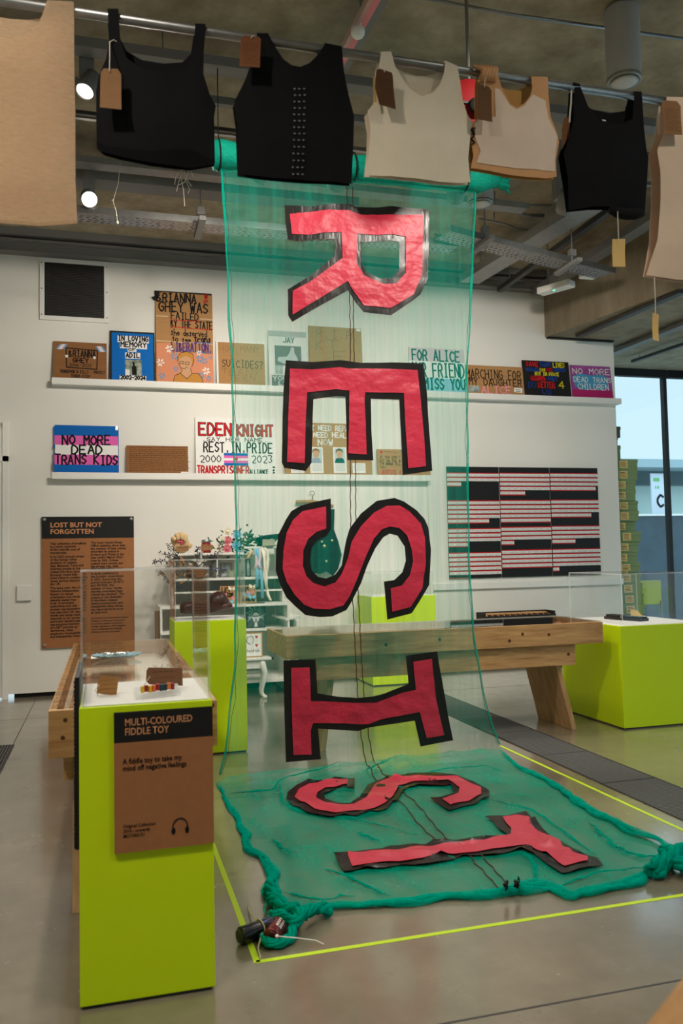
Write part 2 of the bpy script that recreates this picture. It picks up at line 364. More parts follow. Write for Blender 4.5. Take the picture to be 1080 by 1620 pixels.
bm = bm_new(); box(bm, 11.86, 11.90, 15.965, 15.969, 2.86, 2.92); box(bm, 11.80, 11.83, 15.965, 15.969, 2.86, 2.92); box(bm, 11.76, 11.92, 15.965, 15.969, 3.02, 3.1); obj('symbol', bm, mat('sign_green', (120, 190, 120), .6, .2), sg)
tb = sheet([(9.4, 0), (13.5, 0), (13.5, 2.2), (9.4, 2.2)], [], .18, lambda u, v: Vector((u, 14.9+.05*noise.noise(Vector((u*2, v*2, 1)))+.03*math.sin(u*3+v), v)), .006)
fe = tag(obj('site_hoarding', tb, mat('tarpaulin', (44, 66, 78), .35, .5, var=.25, scale=2.2, bump=.3, bscale=5), smooth=True), 'dark blue tarpaulin hoarding standing outside the window', 'hoarding')
bm = bm_new(); box(bm, 9.4, 13.5, 14.85, 14.95, 2.2, 2.24); obj('top_rail', bm, M['white'], fe)
# a lit-white cladding slab outside at the left of the window
bm = bm_new(); box(bm, 6.8, 9.2, 13.5, 13.8, 0, 7); tag(obj('cladding_wall', bm, mat('pale_cladding', (232, 242, 244), .7, .2)), 'pale grey clad wall of the neighbouring building, edge of the window', 'building')

# ================================================================== ceiling services
def bar_x(name, px, py, z, x0, x1, w, h, m, label, cat, group=None, lip=False):
    p = at(px, py, Z=z); bm = bm_new(); box(bm, x0, x1, p.y-w/2, p.y+w/2, z, z+h)
    if lip: box(bm, x0, x1, p.y-w/2-.004, p.y-w/2, z-.012, z+.01)
    o = tag(obj(name, bm, m), label, cat, group)
    return o, p.y
def hangers(parent, xs, y, z, m=None):
    for x in xs:
        b = bm_new(); tube(b, [(x, y, z), (x, y, 5.2)], .006, 6); box(b, x-.02, x+.02, y-.02, y+.02, z, z+.03)
        obj('hanger_rod', b, m or M['galv'], parent)
t1, yA = bar_x('lighting_track', 250, 97, 4.98, -2.4, 5.6, .14, .06, M['greypaint'], 'grey lighting track with the upper lit spotlight, directly behind the black tops', 'track', lip=True); hangers(t1, (-1.9, .4, 2.9, 5.2), yA, 5.02)
t2, yB = bar_x('lighting_track', 340, 165, 4.98, -2.4, 5.6, .07, .05, M['greypaint'], 'narrow dark grey track crossing behind the black tank top, second up from the net roll', 'track', lip=True); hangers(t2, (-1.9, .2, 4.9), yB, 5.02)
t3, yC = bar_x('conduit', 340, 213, 5.0, -2.4, 5.6, .035, .035, M['galv'], 'pale steel conduit running just above the rolled green net', 'conduit'); hangers(t3, (-1.7, 3.1), yC, 5.03)
t4, yE = bar_x('lighting_track', 240, 272, 4.95, -2.4, 4.1, .16, .05, M['steel'], 'wide steel lighting track passing below the hem of the black tank top', 'track', lip=True); hangers(t4, (-1.9, .1, 3.6), yE, 5.0)
t5, yF = bar_x('service_duct', 235, 300, 4.92, -2.4, 2.4, .22, .08, M['greypaint'], 'flat grey service duct above the perforated tray, behind hanging strings', 'duct'); hangers(t5, (-1.9, 2.0), yF, 5.0)
t6, yG = bar_x('conduit', 200, 190, 4.99, -2.4, 1.6, .03, .03, M['darkgrey'], 'dark thin conduit seen between the beige mesh top and black tank top', 'conduit'); hangers(t6, (-1.9, 1.2), yG, 5.0)
# perforated cable trays: real slots
def tray(name, p0, p1, z, wid, label):
    p0 = Vector(p0); p1 = Vector(p1); d = (p1-p0).normalized(); n = Vector((-d.y, d.x)); L_ = (p1-p0).length
    bm = bm_new(); step = .062; nx = int(L_/step); rows = 5; cw = wid/rows
    V = {}
    def vert(i, j, dx, dy):
        k = (i, j, dx, dy)
        s = (i+dx)*step; t = -wid/2+(j+dy)*cw; q = p0+d*s+n*t
        key = (round(s, 4), round(t, 4))
        if key not in V: V[key] = bm.verts.new((q.x, q.y, z))
        return V[key]
    for i in range(nx):
        for j in range(rows):
            off = .25 if j % 2 else .0
            a, b = (.12, .62) if j % 2 == 0 else (.38, .88)
            c, e = .3, .7
            o4 = [vert(i, j, 0, 0), vert(i, j, 1, 0), vert(i, j, 1, 1), vert(i, j, 0, 1)]
            h4 = [vert(i, j, a, c), vert(i, j, b, c), vert(i, j, b, e), vert(i, j, a, e)]
            for k in range(4): bm.faces.new((o4[k], o4[(k+1) % 4], h4[(k+1) % 4], h4[k]))
    for s in (-1, 1):
        q0 = p0+n*s*wid/2; q1 = p1+n*s*wid/2
        v = [bm.verts.new(c) for c in ((q0.x, q0.y, z), (q1.x, q1.y, z), (q1.x, q1.y, z+.06), (q0.x, q0.y, z+.06))]; bm.faces.new(v)
    o = obj(name, bm, M['galv']); so = o.modifiers.new('thick', 'SOLIDIFY'); so.thickness = .003
    return tag(o, label, 'cable tray')
tyL = at(235, 352, Z=4.6)
ct = tray('cable_tray', (-2.4, tyL.y), (3.45, tyL.y+.02), 4.6, .22, 'perforated steel cable tray along the far wall, behind the bright spotlight')
def tray_hanger(ct, x, y, z):
    b = bm_new(); box(b, x-.03, x+.03, y-.28, y+.2, z-.045, z-.005); yr = y-.13; tube(b, [(x, yr, z-.04), (x, yr, 5.2)], .008, 6); box(b, x-.035, x+.035, yr-.03, yr+.03, z+.06, z+.13)
    obj('hanger_bracket', b, M['greypaint'], ct)
tray_hanger(ct, at(315, 360, Z=4.6).x, tyL.y, 4.6); tray_hanger(ct, -1.6, tyL.y, 4.6)
pR0, pR1 = at(700, 372, Z=4.6), at(960, 437, Z=4.6)
ct2 = tray('cable_tray', (pR0.x, pR0.y), (pR1.x, pR1.y), 4.6, .24, 'perforated steel cable tray running from the net edge to the concrete beam')
for f in (.2, .72):
    q = pR0.lerp(pR1, f); tray_hanger(ct2, q.x, q.y, 4.6)
def strip(name, a, b, z, w, h, m, label, cat, Zpx=None, z_attach=5.2):
    p, q = at(*a, Z=z), at(*b, Z=z); d = (q-p); d.z = 0; d.normalize(); n = Vector((-d.y, d.x, 0))*w/2
    bm = bm_new(); up = Vector((0, 0, h)); hexa(bm, [p-n, q-n, q+n, p+n], [v+up for v in (p-n, q-n, q+n, p+n)])
    o = tag(obj(name, bm, m), label, cat)
    for f in (.1, .9):
        c = p.lerp(q, f); b2 = bm_new(); tube(b2, [(c.x, c.y, z+h), (c.x, c.y, z_attach)], .006, 6); obj('hanger_rod', b2, M['galv'], o)
    return o
strip('cable_trunking', (742, 448), (985, 300), 4.9, .26, .1, M['steel'], 'wide silver trunking running away from the camera, left of the black top with yellow tag', 'trunking')
strip('lighting_track', (790, 462), (1010, 305), 4.9, .07, .06, M['darkgrey'], 'narrow dark track running away, directly right of the silver trunking', 'track')
strip('lighting_track', (850, 468), (1060, 335), 4.9, .16, .1, M['greypaint'], 'broad grey track running away beside the concrete beam', 'track')
strip('lighting_track', (915, 534), (1079, 464), 4.33, .09, .04, M['darkgrey'], 'dark grey track fixed under the low concrete soffit, nearer the beam edge', 'track', z_attach=4.38)
strip('lighting_track', (972, 560), (1110, 505), 4.30, .12, .05, M['greypaint'], 'grey track under the low soffit close to the window head', 'track', z_attach=4.38)
strip('lighting_track', (1000, 574), (1130, 530), 4.28, .05, .04, M['darkgrey'], 'thin dark track under the soffit, farthest from the beam edge', 'track', z_attach=4.38)
ps = [at(1700/4, 0, Z=5.15)]
b = bm_new(); tube(b, [at(660, -5, Z=5.15), at(800, 22, Z=5.15), at(1085, 62, Z=5.15)], .012, 8); tag(obj('conduit', b, M['galv'], smooth=True), 'thin steel conduit across the bare slab above the hanging tops', 'conduit')
for (a, b_, r, lb) in (((752, 315), (872, 325), .014, 'steel conduit on the slab, topmost of three behind the downlight by the net roll'), ((778, 330), (860, 341), .02, 'dark stub of conduit beside the downlight by the net roll'), ((758, 346), (850, 365), .012, 'bent conduit below the downlight at the edge of the net')):
    p, q = at(*a, Z=5.1), at(*b_, Z=5.1); m_ = p.lerp(q, .45); m2 = p.lerp(q, .7)+Vector((0, .05, 0))
    b = bm_new(); tube(b, [p, m_, m2, q], r, 8); c = p.lerp(q, .25); tube(b, [c, (c.x, c.y, 5.2)], .006, 6); tag(obj('conduit', b, M['steel'], smooth=True), lb, 'conduit')
# pink-striped trunking crossing over the rail
p, q = at(538, 110, Z=4.95), at(610, -20, Z=4.95)
tt = thing('cable_trunking', 'grey and pink trunking crossing above the rail, beside the white sensor', 'trunking', (p.x, p.y, 4.95))
d_ = (q-p).normalized(); n_ = Vector((-d_.y, d_.x, 0))
for nm, o0, o1, mm in (('channel', -.06, -.012, M['greypaint']), ('strip_light', -.012, .034, mat('pink_strip', (222, 130, 132), .5, .4)), ('channel', .034, .06, mat('pale_strip', (196, 160, 150), .5, .4))):
    b = bm_new(); P = [p+n_*-o0, p+n_*-o1, q+n_*-o1, q+n_*-o0]; hexa(b, P, [v+Vector((0, 0, .05)) for v in P]); obj(nm, b, mm, tt)
c = p.lerp(q, .5); b = bm_new(); tube(b, [(c.x, c.y, 5), (c.x, c.y, 5.2)], .008, 6); obj('hanger_rod', b, M['galv'], tt)
p = at(566, 58, Z=4.85); sn = thing('sensor', 'small white ceiling sensor beside the pink trunking', 'sensor', p)
b = bm_new(); lathe(b, [(.035, 0), (.045, .02), (.045, .05), (.02, .06)], p, 16); obj('sensor_body', b, M['white'], sn, smooth=True)
b = bm_new(); tube(b, [p+Vector((0, 0, .05)), p+Vector((.04, .02, .14)), p+Vector((.1, -.1, .2)), p+Vector((.1, -.2, .35))], .008, 6); obj('cable', b, M['white'], sn, smooth=True)
# red sounder / reel behind the tops
p = at(742, 165, Y=4.9); rb = thing('hose_reel', 'red round hanging reel glimpsed between the cream and peach tops', 'reel', p)
b = bm_new(); lathe(b, [(.05, -.07), (.15, -.065), (.165, -.04), (.165, .03), (.1, .05), (.05, .06)], p, 32, axis=(-.2, -1, .1)); obj('drum', b, mat('dull_red', (112, 12, 16), .65, .2), rb, smooth=True, bevel=.004)
b = bm_new(); lathe(b, [(.03, .05), (.06, .07), (.05, .085), (.02, .09)], p+Vector((.03, -.02, -.06)), 20, axis=(-.2, -1, .1)); obj('hub', b, M['black'], rb, smooth=True)
b = bm_new(); box(b, p.x-.15, p.x+.15, p.y-.066, p.y-.06, p.z-.035, p.z-.02); obj('strap', b, M['black'], rb)
b = bm_new(); tube(b, [p+Vector((0, 0, .12)), (p.x, p.y, 5.2)], .012, 8); obj('hanger_rod', b, M['galv'], rb)
# white emergency light
p = at(868, 462, Z=4.62); q = at(918, 448, Z=4.62)
em = thing('emergency_light', 'white emergency light box with a tiny green lamp, above the concrete beam', 'light', p)
d_ = Vector((q.x-p.x, q.y-p.y, 0)).normalized(); n_ = Vector((-d_.y, d_.x, 0))
b = bm_new(); P = [p-n_*.05-d_*.14, p-n_*.05+d_*.3, p+n_*.1+d_*.3, p+n_*.1-d_*.14]; hexa(b, P, [v+Vector((0, 0, .08)) for v in P]); obj('housing', b, M['white'], em, bevel=.01)
b = bm_new(); ball(b, p+d_*.08-n_*.02+Vector((0, 0, -.002)), .012, 2); obj('indicator_lamp', b, emit('green_led', (60, 255, 160), 3), em)
b = bm_new(); tube(b, [p+Vector((0, 0, .08)), (p.x, p.y, 5.2)], .008, 6); obj('hanger_rod', b, M['galv'], em)
p = at(932, 437, Z=4.62); b = bm_new(); box(b, p.x-.1, p.x+.08, p.y-.06, p.y+.06, p.z-.02, p.z+.05); tag(obj('junction_box', b, M['white'], bevel=.006), 'small white junction box at the end of the cable tray, by the beam', 'box')
# downlights
def downlight(c, r, h, label, power, group='cylindrical downlights'):
    t = thing('downlight', label, 'downlight', (c[0], c[1], 5.2), group)
    b = bm_new(); lathe(b, [(r*.98, 0), (r, .01), (r, h-.02), (r*.96, h)], (c[0], c[1], c[2]), 32); obj('housing', b, M['lampgrey'], t, smooth=True)
    b = bm_new(); lathe(b, [(r*.82, -.004), (r*.97, -.012), (r, -.004), (r, .015), (r*.9, .02)], (c[0], c[1], c[2]), 32); obj('rim', b, M['steel'], t, smooth=True)
    b = bm_new(); lathe(b, [(r*.8, -.010), (r*.5, -.014), (.01, -.016)], (c[0], c[1], c[2]), 24); obj('lens', b, mat('frosted_lens', (190, 186, 176), .4, .5), t, smooth=True)
    if c[2]+h < 5.19: b = bm_new(); tube(b, [(c[0], c[1], c[2]+h), (c[0], c[1], 5.2)], r*.3, 12); obj('stem', b, M['greypaint'], t)
    if power:
        l = bpy.data.lights.new('downlight_beam', 'SPOT'); l.energy = power*SPOT; l.spot_size = math.radians(110); l.spot_blend = .8; l.color = (1, .92, .82); l.shadow_soft_size = .07
        lo = bpy.data.objects.new('downlight_beam', l); COL.objects.link(lo); lo.location = (c[0], c[1], c[2]-.04); adopt(lo, t)
    return t
c = at(987, 128, Z=4.68); downlight((c.x, c.y, 4.68), .115, .5, 'large grey cylindrical downlight on the slab above the black top with yellow tag', 110)
c = at(760, 322, Z=4.72); downlight((c.x, c.y, 4.72), .115, .46, 'grey cylindrical downlight partly behind the right end of the net roll', 240)
for (x, y), pw in ((( -.8, 1.2), 110), ((2.2, .8), 110), ((4.6, 2.6), 110)):
    downlight((x, y, 4.74), .115, .46, 'grey cylindrical downlight on the slab near the camera', pw)
# spotlights
def spotlight(pos, target, power, label, lit=True, cone=75, trackz=5.0, head=.075, col=(1, .91, .80), group='track spotlights'):
    pos = Vector(pos); ax = (Vector(target)-pos).normalized()
    t = thing('spotlight', label, 'spotlight', pos, group)
    b = bm_new(); lathe(b, [(head*.6, -.15), (head*.85, -.14), (head, -.02), (head, .05), (head*.9, .05), (head*.88, .03)], pos, 24, axis=ax); obj('lamp_head', b, M['greypaint'], t, smooth=True)
    b = bm_new(); lathe(b, [(head*.86, .036), (.01, .038)], pos, 24, axis=ax); obj('lens', b, emit('lit_lens', (255, 244, 226), 14 if lit else 3), t)
    b = bm_new(); box(b, pos.x-.05, pos.x+.05, pos.y+.02, pos.y+.12, pos.z+.08, max(trackz, pos.z+.1)); tube(b, [pos, pos+Vector((0, .05, .1))], .014, 8); obj('gear_box', b, M['greypaint'], t)
    l = bpy.data.lights.new('spot_beam', 'SPOT'); l.energy = power*SPOT; l.spot_size = math.radians(cone); l.spot_blend = .7; l.color = col; l.shadow_soft_size = .1
    lo = bpy.data.objects.new('spot_beam', l); COL.objects.link(lo); lo.location = pos+ax*.07; lo.rotation_euler = ax.to_track_quat('-Z', 'Y').to_euler(); adopt(lo, t)
    return t
spotlight(at(137, 139, Z=4.76), (-1.6, 3.6, .2), 200, 'lit spotlight beside the black tank top, tilted disc of light', cone=85, head=.066)
spotlight(at(141, 314, Z=4.72), (.4, 1.6, .6), 260, 'lit spotlight glaring over the beige mesh hem, lower of the two on show', cone=80)
WASH = [((1.15, 6.12), (-.6, 2.3), 420), ((1.75, 6.12), (1.1, 2.2), 380), ((2.75, 6.12), (3.0, 2.4), 420), ((3.75, 6.12), (5.2, 2.4), 420)]
for (x, y), (tx, tz), pw in WASH:
    spotlight((x, y, 4.42), (tx, 9.92, tz), pw*.46, 'wall washing spotlight hidden behind the hanging tops', cone=95)
FRONT = [((.2, 3.7), (1.4, 5.75, 3.2), 240), ((2.9, 3.6), (1.9, 5.75, 3.2), 240), ((1.5, 4.2), (1.7, 4.6, 0), 110), ((-1.6, 1.0), (.2, 3.3, .4), 280), ((2.6, .6), (2.4, 4.0, 0), 90), ((-1.8, 4.6), (-.1, 6.5, .9), 110), ((1.25, 6.5), (4.1, 6.6, .3), 230)]
for (x, y), tg, pw in FRONT:
    spotlight((x, y, 4.84), tg, pw, 'track spotlight on the slab near the camera', cone=80)
# ================================================================== things on the back wall
YW = 9.92
def vent():
    a = at(63, 405, Y=YW); b_ = at(172, 512, Y=YW); x0, x1, z0, z1 = a.x, b_.x, b_.z, a.z-.02
    t = thing('ventilation_grille', 'square black mesh ventilation grille in a pale frame high on the wall', 'vent', (a.x, YW, z0))
    f = bm_new(); fr = .05
    for q in ((x0, x1, z0, z0+fr), (x0, x1, z1-fr, z1), (x0, x0+fr, z0+fr, z1-fr), (x1-fr, x1, z0+fr, z1-fr)): box(f, q[0], q[1], YW-.025, YW, q[2], q[3])
    obj('frame', f, M['shelfwhite'], t)
    g = bm_new(); box(g, x0+fr, x1-fr, YW-.006, YW-.002, z0+fr, z1-fr); obj('backing', g, M['black'], t)
    g = bm_new(); n = 34
    for i in range(1, n):
        x = x0+fr+(x1-x0-2*fr)*i/n; box(g, x-.002, x+.002, YW-.018, YW-.012, z0+fr, z1-fr)
        z = z0+fr+(z1-z0-2*fr)*i/n; box(g, x0+fr, x1-fr, YW-.014, YW-.009, z-.002, z+.002)
    obj('mesh', g, M['darkgrey'], t)
    g = bm_new()
    for x in (x0+.02, x1-.02):
        for z in (z0+.06, (z0+z1)/2, z1-.06): lathe(g, [(.008, 0), (.006, .004)], (x, YW-.025, z), 10, axis=(0, -1, 0))
    obj('screws', g, M['greypaint'], t)
vent()
def ledge(x0, x1, z1, label, h=.075, dep=.12):
    b = bm_new(); box(b, x0, x1, YW-dep, YW, z1-h, z1-h+.02); box(b, x0, x1, YW-dep, YW-dep+.02, z1-h+.02, z1); box(b, x0, x1, YW-.015, YW, z1-h+.02, z1)
    return tag(obj('wall_shelf', b, M['shelfwhite'], bevel=.002), label, 'shelf')
SZ1, SZ2, SZ3 = 3.565, 2.495, 1.12
ledge(-.575, 6.765, SZ1, 'long white picture ledge, upper one, running under the top row of placards')
ledge(-.575, 3.95, SZ2, 'white picture ledge, lower one, carrying the striped placard')
b = bm_new(); box(b, 3.99, 6.75, YW-.035, YW, SZ3-.08, SZ3); tag(obj('wall_rail', b, M['shelfwhite'], bevel=.002), 'low white wall rail under the red and white list panels', 'rail')
p = at(27, 926, Y=YW); q = at(50, 950, Y=YW); b = bm_new(); box(b, p.x, q.x, YW-.035, YW, q.z, p.z); tag(obj('wall_plate', b, M['shelfwhite'], bevel=.006), 'blank square white cover plate low on the wall beside the door', 'plate')

# ---- placards: boards leaning on the ledges. px box -> real board
PY = 9.845
class Placard:
    def __init__(s, l, t, r, b, label, m, zbase, thick=.008, slope=.03, name='placard', group=None, edges=None):
        s.l, s.b, s.slope = l, b, slope
        A = at(l, b, Y=PY); B = at(r, b+slope*(r-l), Y=PY); T = at(l, t, Y=PY)
        s.w = B.x-A.x; s.h = T.z-A.z; s.sx = s.w/(r-l); s.sz = s.h/(b-t)
        lean = math.atan2(.055, s.h)
        s.t = thing(name, label, 'placard', (A.x, PY, zbase), group, rot=(-min(lean, .12), 0, 0))
        s.k = 0
        if m is not None: s.board([(0, 0), (s.w, 0), (s.w, s.h), (0, s.h)], m, thick)
    def board(s, pts, m, thick=.008):
        bm = bm_new(); prism(bm, pts, 0, thick); return obj('board', bm, m, s.t, world=False)
    def X(s, px): return (px-s.l)*s.sx
    def Z(s, px, py): return (s.b+s.slope*(px-s.l)-py)*s.sz
    def y(s): s.k += 1; return -.0006-.0004*s.k
    def patch(s, l, t, r, b, m, name='patch'):
        bm = bm_new(); y = s.y(); z0 = max(.001, s.Z(l, b)); q = [(s.X(l), y, z0), (s.X(r), y, z0), (s.X(r), y, s.Z(l, t)), (s.X(l), y, s.Z(l, t))]
        bm.faces.new([bm.verts.new(v) for v in q]); return obj(name, bm, m, s.t, world=False)
    def poly(s, pts, m, name='painting'):
        bm = bm_new(); y = s.y(); P = [(s.X(a), s.Z(a, b)) for a, b in pts]; vs_ = [bm.verts.new((x, y, z)) for x, z in P]
        for tri in tessellate_polygon([[Vector((x, z, 0)) for x, z in P]]): bm.faces.new([vs_[i] for i in tri])
        return obj(name, bm, m, s.t, world=False)
    def lines(s, pls, w, m, name='painted_lines'):
        bm = bm_new(); y = s.y()
        for pl in pls: stroke(bm, [Vector((s.X(a), y, s.Z(a, b))) for a, b in pl], w)
        return obj(name, bm, m, s.t, world=False)
    def write(s, items, w, m, jit=.25, name='lettering'):
        bm = bm_new(); y = s.y()
        for (st, l, t, r, b) in items: hand(bm, st, s.X(l), s.X(r), s.Z((l+r)/2, b), s.Z((l+r)/2, t), w, y, jit)
        return obj(name, bm, m, s.t, world=False)
C_ = lambda n, rgb, r=.7: mat(n, rgb, r, .2)
M['blue'] = C_('placard_blue', (0, 104, 188)); M['flagpink'] = C_('flag_pink', (222, 96, 172)); M['flagblue'] = C_('flag_blue', (0, 96, 176))
M['redink'] = C_('red_ink', (198, 28, 34)); M['purple'] = C_('purple_ink', (88, 42, 128)); M['tealpaint'] = C_('teal_paint', (0, 88, 86)); M['skin'] = C_('painted_skin', (206, 156, 116))
M['blondpaint'] = C_('painted_hair', (196, 136, 62)); M['peachpaint'] = C_('painted_peach', (216, 140, 104)); M['bluepaint'] = C_('painted_blue', (84, 146, 190)); M['palepink'] = C_('pale_pink', (214, 190, 200)); M['paleblue'] = C_('pale_blue', (142, 196, 216))
M['photo'] = mat('photograph_print', (92, 112, 110), .35, .4, rgb2=(196, 204, 200), scale=14); M['photo2'] = mat('garden_photograph', (70, 92, 58), .35, .4, rgb2=(180, 184, 170), scale=16)
M['pencil'] = C_('pencil_marks', (112, 80, 50)); M['silver'] = mat('silver_tape', (200, 204, 204), .25, .6, metal=.6, bump=.4, bscale=20); M['film'] = clear('cling_film', (.98, .98, .98), white=.1)

# 1 brown card with boxed words
P = Placard(84, 537, 169, 598, 'dark brown cardboard placard with a drawn box round its words, on the upper ledge', M['cardboard_dark'], SZ1)
P.lines([[(104, 548), (154, 552), (153, 583), (105, 580), (104, 548)]], .012, M['ink'], 'drawn_box')
P.write([('BRIANNA', 109, 552, 151, 563), ('GHEY', 115, 565, 139, 572)], .012, M['ink'])
P.write([('2006-2023', 109, 574, 144, 579), ('TRANSPHOBIA KILLS - PROTECT', 95, 585, 166, 590), ('TRANS KIDS', 112, 592, 142, 597)], .006, M['ink'], 0, 'small_lettering')
for nm, x in (('l', 88), ('r', 150)):
    for k, mm in enumerate((M['bluepaint'], M['palepink'], M['paper'], M['palepink'], M['bluepaint'])):
        s_ = 1 if nm == 'r' else -1
        a = (x+k*2.6, 550) if s_ < 0 else (x+k*2.6, 545)
        P.poly([(a[0], a[1]), (a[0]+2.7, a[1]-s_*.6), (a[0]+2.7+(6 if s_ < 0 else 6), a[1]+(-8 if s_ < 0 else 9)), (a[0]+6, a[1]+(-8 if s_ < 0 else 9))], mm, 'sticker_stripe')
bm = bm_new(); y = -.006
for c_ in ((105, 562), (149, 564)): ball(bm, (P.X(c_[0]), y, P.Z(*c_)), .018, 2, (1, .4, 1))
obj('pins', bm, M['paper'], P.t, world=False)
# 2 blue memorial board
P = Placard(174, 519, 245, 600, 'blue memorial board with black edge, white word strips and a small photograph', M['black'], SZ1, slope=.05)
P.patch(177, 522, 243, 601, M['blue'], 'blue_panel')
bm = bm_new(); y = P.y()
rr = random.Random(3)
for i in range(34):
    a = (rr.uniform(180, 240), rr.uniform(527, 592)); hx = [(a[0]+rr.uniform(-2, 2), a[1]+rr.uniform(-1.5, 1.5)) for _ in range(3)]
    bm.faces.new([bm.verts.new((P.X(u), y, P.Z(u, v))) for u, v in hx])
obj('painted_flecks', bm, C_('violet_flecks', (96, 96, 190)), P.t, world=False)
for st, l, t, r, b_ in (('IN LOVING', 187, 528, 235, 537), ('MEMORY', 191, 538, 232, 547), ('OF', 203, 548, 215, 553), ('ADIL', 199, 556, 221, 564), ('2002-2024', 190, 593, 230, 600)):
    P.patch(l-1, t-1, r+1, b_+1, M['paper'], 'word_strip'); P.write([(st, l+.5, t+.5, r-.5, b_-.5)], .013 if st != 'OF' else .009, M['ink'], .05)
P.patch(198, 567, 224, 592, M['photo2'], 'photograph')
P.poly([(209, 592), (208, 580), (210, 576), (209, 572), (211, 570), (213, 572), (213, 576), (216, 580), (216, 592)], M['ink'], 'photographed_figure')
P.patch(198, 583, 205, 592, M['paper'], 'photograph_corner')
# 3 tall cardboard with portrait
P = Placard(247, 457, 338, 604, 'tall cardboard placard with a painted portrait among flowers, highest on the upper ledge', M['cardboard'], SZ1)
P.poly([(246, 457), (337, 459), (337, 462), (290, 460), (258, 459), (249, 463), (250, 474), (244, 472), (241, 468), (246, 466)], M['gaffer'], 'tape_edge')
P.lines([[(248, 498), (266, 498.5)], [(318, 501), (338, 502)], [(248, 538), (338, 542)]], .01, C_('card_seam', (214, 190, 156)), 'seam')
P.write([('BRIANNA', 250, 461, 311, 475), ('GHEY WAS', 253, 475, 330, 491)], .017, M['ink'], .3)
P.write([('FAILED', 272, 492, 315, 503), ('BY THE STATE', 271, 505, 337, 517)], .013, M['ink'], .3)
P.lines([[(271, 504), (316, 505)], [(271, 515), (337, 519)]], .008, M['redink'], 'underline'); P.lines([[(309, 539), (335, 541)], [(276, 551), (332, 557)]], .008, M['blue'], 'underline')
P.write([('she deserved', 271, 519, 328, 530), ('to see', 273, 531, 302, 539)], .010, M['ink'], .2, 'small_lettering'); P.write([('trans', 308, 529, 334, 539)], .014, M['ink'], .2)
P.write([('LIBERATION.', 272, 541, 336, 555)], .013, M['purple'], .25); P.write([('R', 326, 461, 330, 467), ('I', 327, 463, 329, 468), ('P', 325, 470, 331, 476)], .012, M['redink'])
P.poly([(248, 542), (270, 541), (272, 557), (290, 556), (338, 559), (338, 606), (248, 604)], M['peachpaint'], 'painted_ground')
bm = bm_new(); bm2 = bm_new(); y = P.y(); y2 = P.y(); rr = random.Random(8)
for (cx, cy, rd, w_) in ((268, 551, 7, 1), (276, 563, 7, 0), (254, 573, 7, 1), (256, 594, 6, 0), (316, 566, 7, 0), (324, 570, 6, 0), (326, 586, 7, 1), (318, 593, 6, 0), (315, 557, 5, 1), (333, 564, 4, 0), (278, 583, 5, 0), (330, 598, 5, 0)):
    T_ = bm if w_ else bm2; yy = y if w_ else y2
    for k in range(6):
        a = k*math.pi/3+rr.random()*.4; c0 = (cx+math.cos(a)*rd*.15, cy+math.sin(a)*rd*.15); tip = (cx+math.cos(a)*rd, cy+math.sin(a)*rd)
        s1 = (cx+math.cos(a+.35)*rd*.65, cy+math.sin(a+.35)*rd*.65); s2 = (cx+math.cos(a-.35)*rd*.65, cy+math.sin(a-.35)*rd*.65)
        T_.faces.new([T_.verts.new((P.X(u), yy, P.Z(u, v))) for u, v in (c0, s1, tip, s2)])
obj('painted_pattern', bm, M['paper'], P.t, world=False); obj('painted_pattern', bm2, M['bluepaint'], P.t, world=False)
P.poly([(273, 606), (276, 594), (285, 588), (300, 590), (313, 590), (319, 597), (321, 606)], M['blondpaint'], 'painted_jumper')
P.poly([(284, 590), (287, 583), (282, 574), (283, 563), (291, 558), (302, 560), (305, 570), (301, 582), (303, 591), (296, 599)], M['skin'], 'painted_face')
P.poly([(281, 572), (281, 563), (286, 557), (296, 555), (305, 559), (307, 570), (304, 577), (302, 566), (294, 562), (285, 566)], M['blondpaint'], 'painted_hair')
P.lines([[(281, 572), (281, 563), (286, 557), (296, 555), (305, 559), (307, 570), (303, 580)], [(284, 571), (290, 571), (290, 575), (284, 575), (284, 571)], [(293, 572), (299, 572), (299, 576), (293, 576), (293, 572)], [(287, 581), (291, 583), (296, 580)], [(282, 574), (288, 586), (285, 590), (276, 594), (273, 606)], [(301, 582), (303, 590), (313, 590), (319, 597), (321, 606)], [(285, 590), (295, 599), (303, 591)]], .006, M['ink'], 'drawn_outline')
# 4 faint pencilled card with white edge
P = Placard(343, 537, 421, 608, 'cardboard placard with faint pencilled words, half behind the left net edge', M['paper'], SZ1)
P.patch(346, 539, 420, 609, M['cardboard'], 'card_face')
P.write([('HOW MANY', 349, 545, 412, 555), ('TRANS', 352, 583, 410, 592), ('TEEN', 362, 594, 404, 602)], .004, M['pencil'], .4, 'faint_lettering'); P.write([('"SUICIDES?"'.replace('"', ''), 352, 569, 417, 581)], .008, M['ink'], .3)
# 5 film wrapped poster
P = Placard(426, 516, 488, 607, 'film wrapped white poster with a dark photograph and silver top strip, behind the net', M['paper'], SZ1)
P.patch(427, 517, 487, 526, M['silver'], 'silver_strip'); P.write([('JAY', 450, 528, 467, 536)], .016, M['tealpaint'], .05); P.patch(436, 541, 478, 573, M['ink'], 'photograph')
P.poly([(455, 573), (440, 566), (441, 560), (455, 559), (460, 551), (462, 543), (467, 545), (467, 553), (472, 561), (473, 573)], mat('photographed_shirt', (180, 190, 190), .5), 'photographed_figure'); P.patch(436, 573, 448, 588, M['photo'], 'photograph_corner')
P.patch(430, 589, 486, 607, M['ink'], 'word_band'); P.write([('YOUR', 432, 591, 462, 598), ('LIFE', 441, 600, 466, 606)], .014, M['paper'], .05)
bm = bm_new(); y = P.y(); box(bm, 0, P.w, -.012, -.011, 0, P.h); obj('film_wrap', bm, M['film'], P.t, world=False)
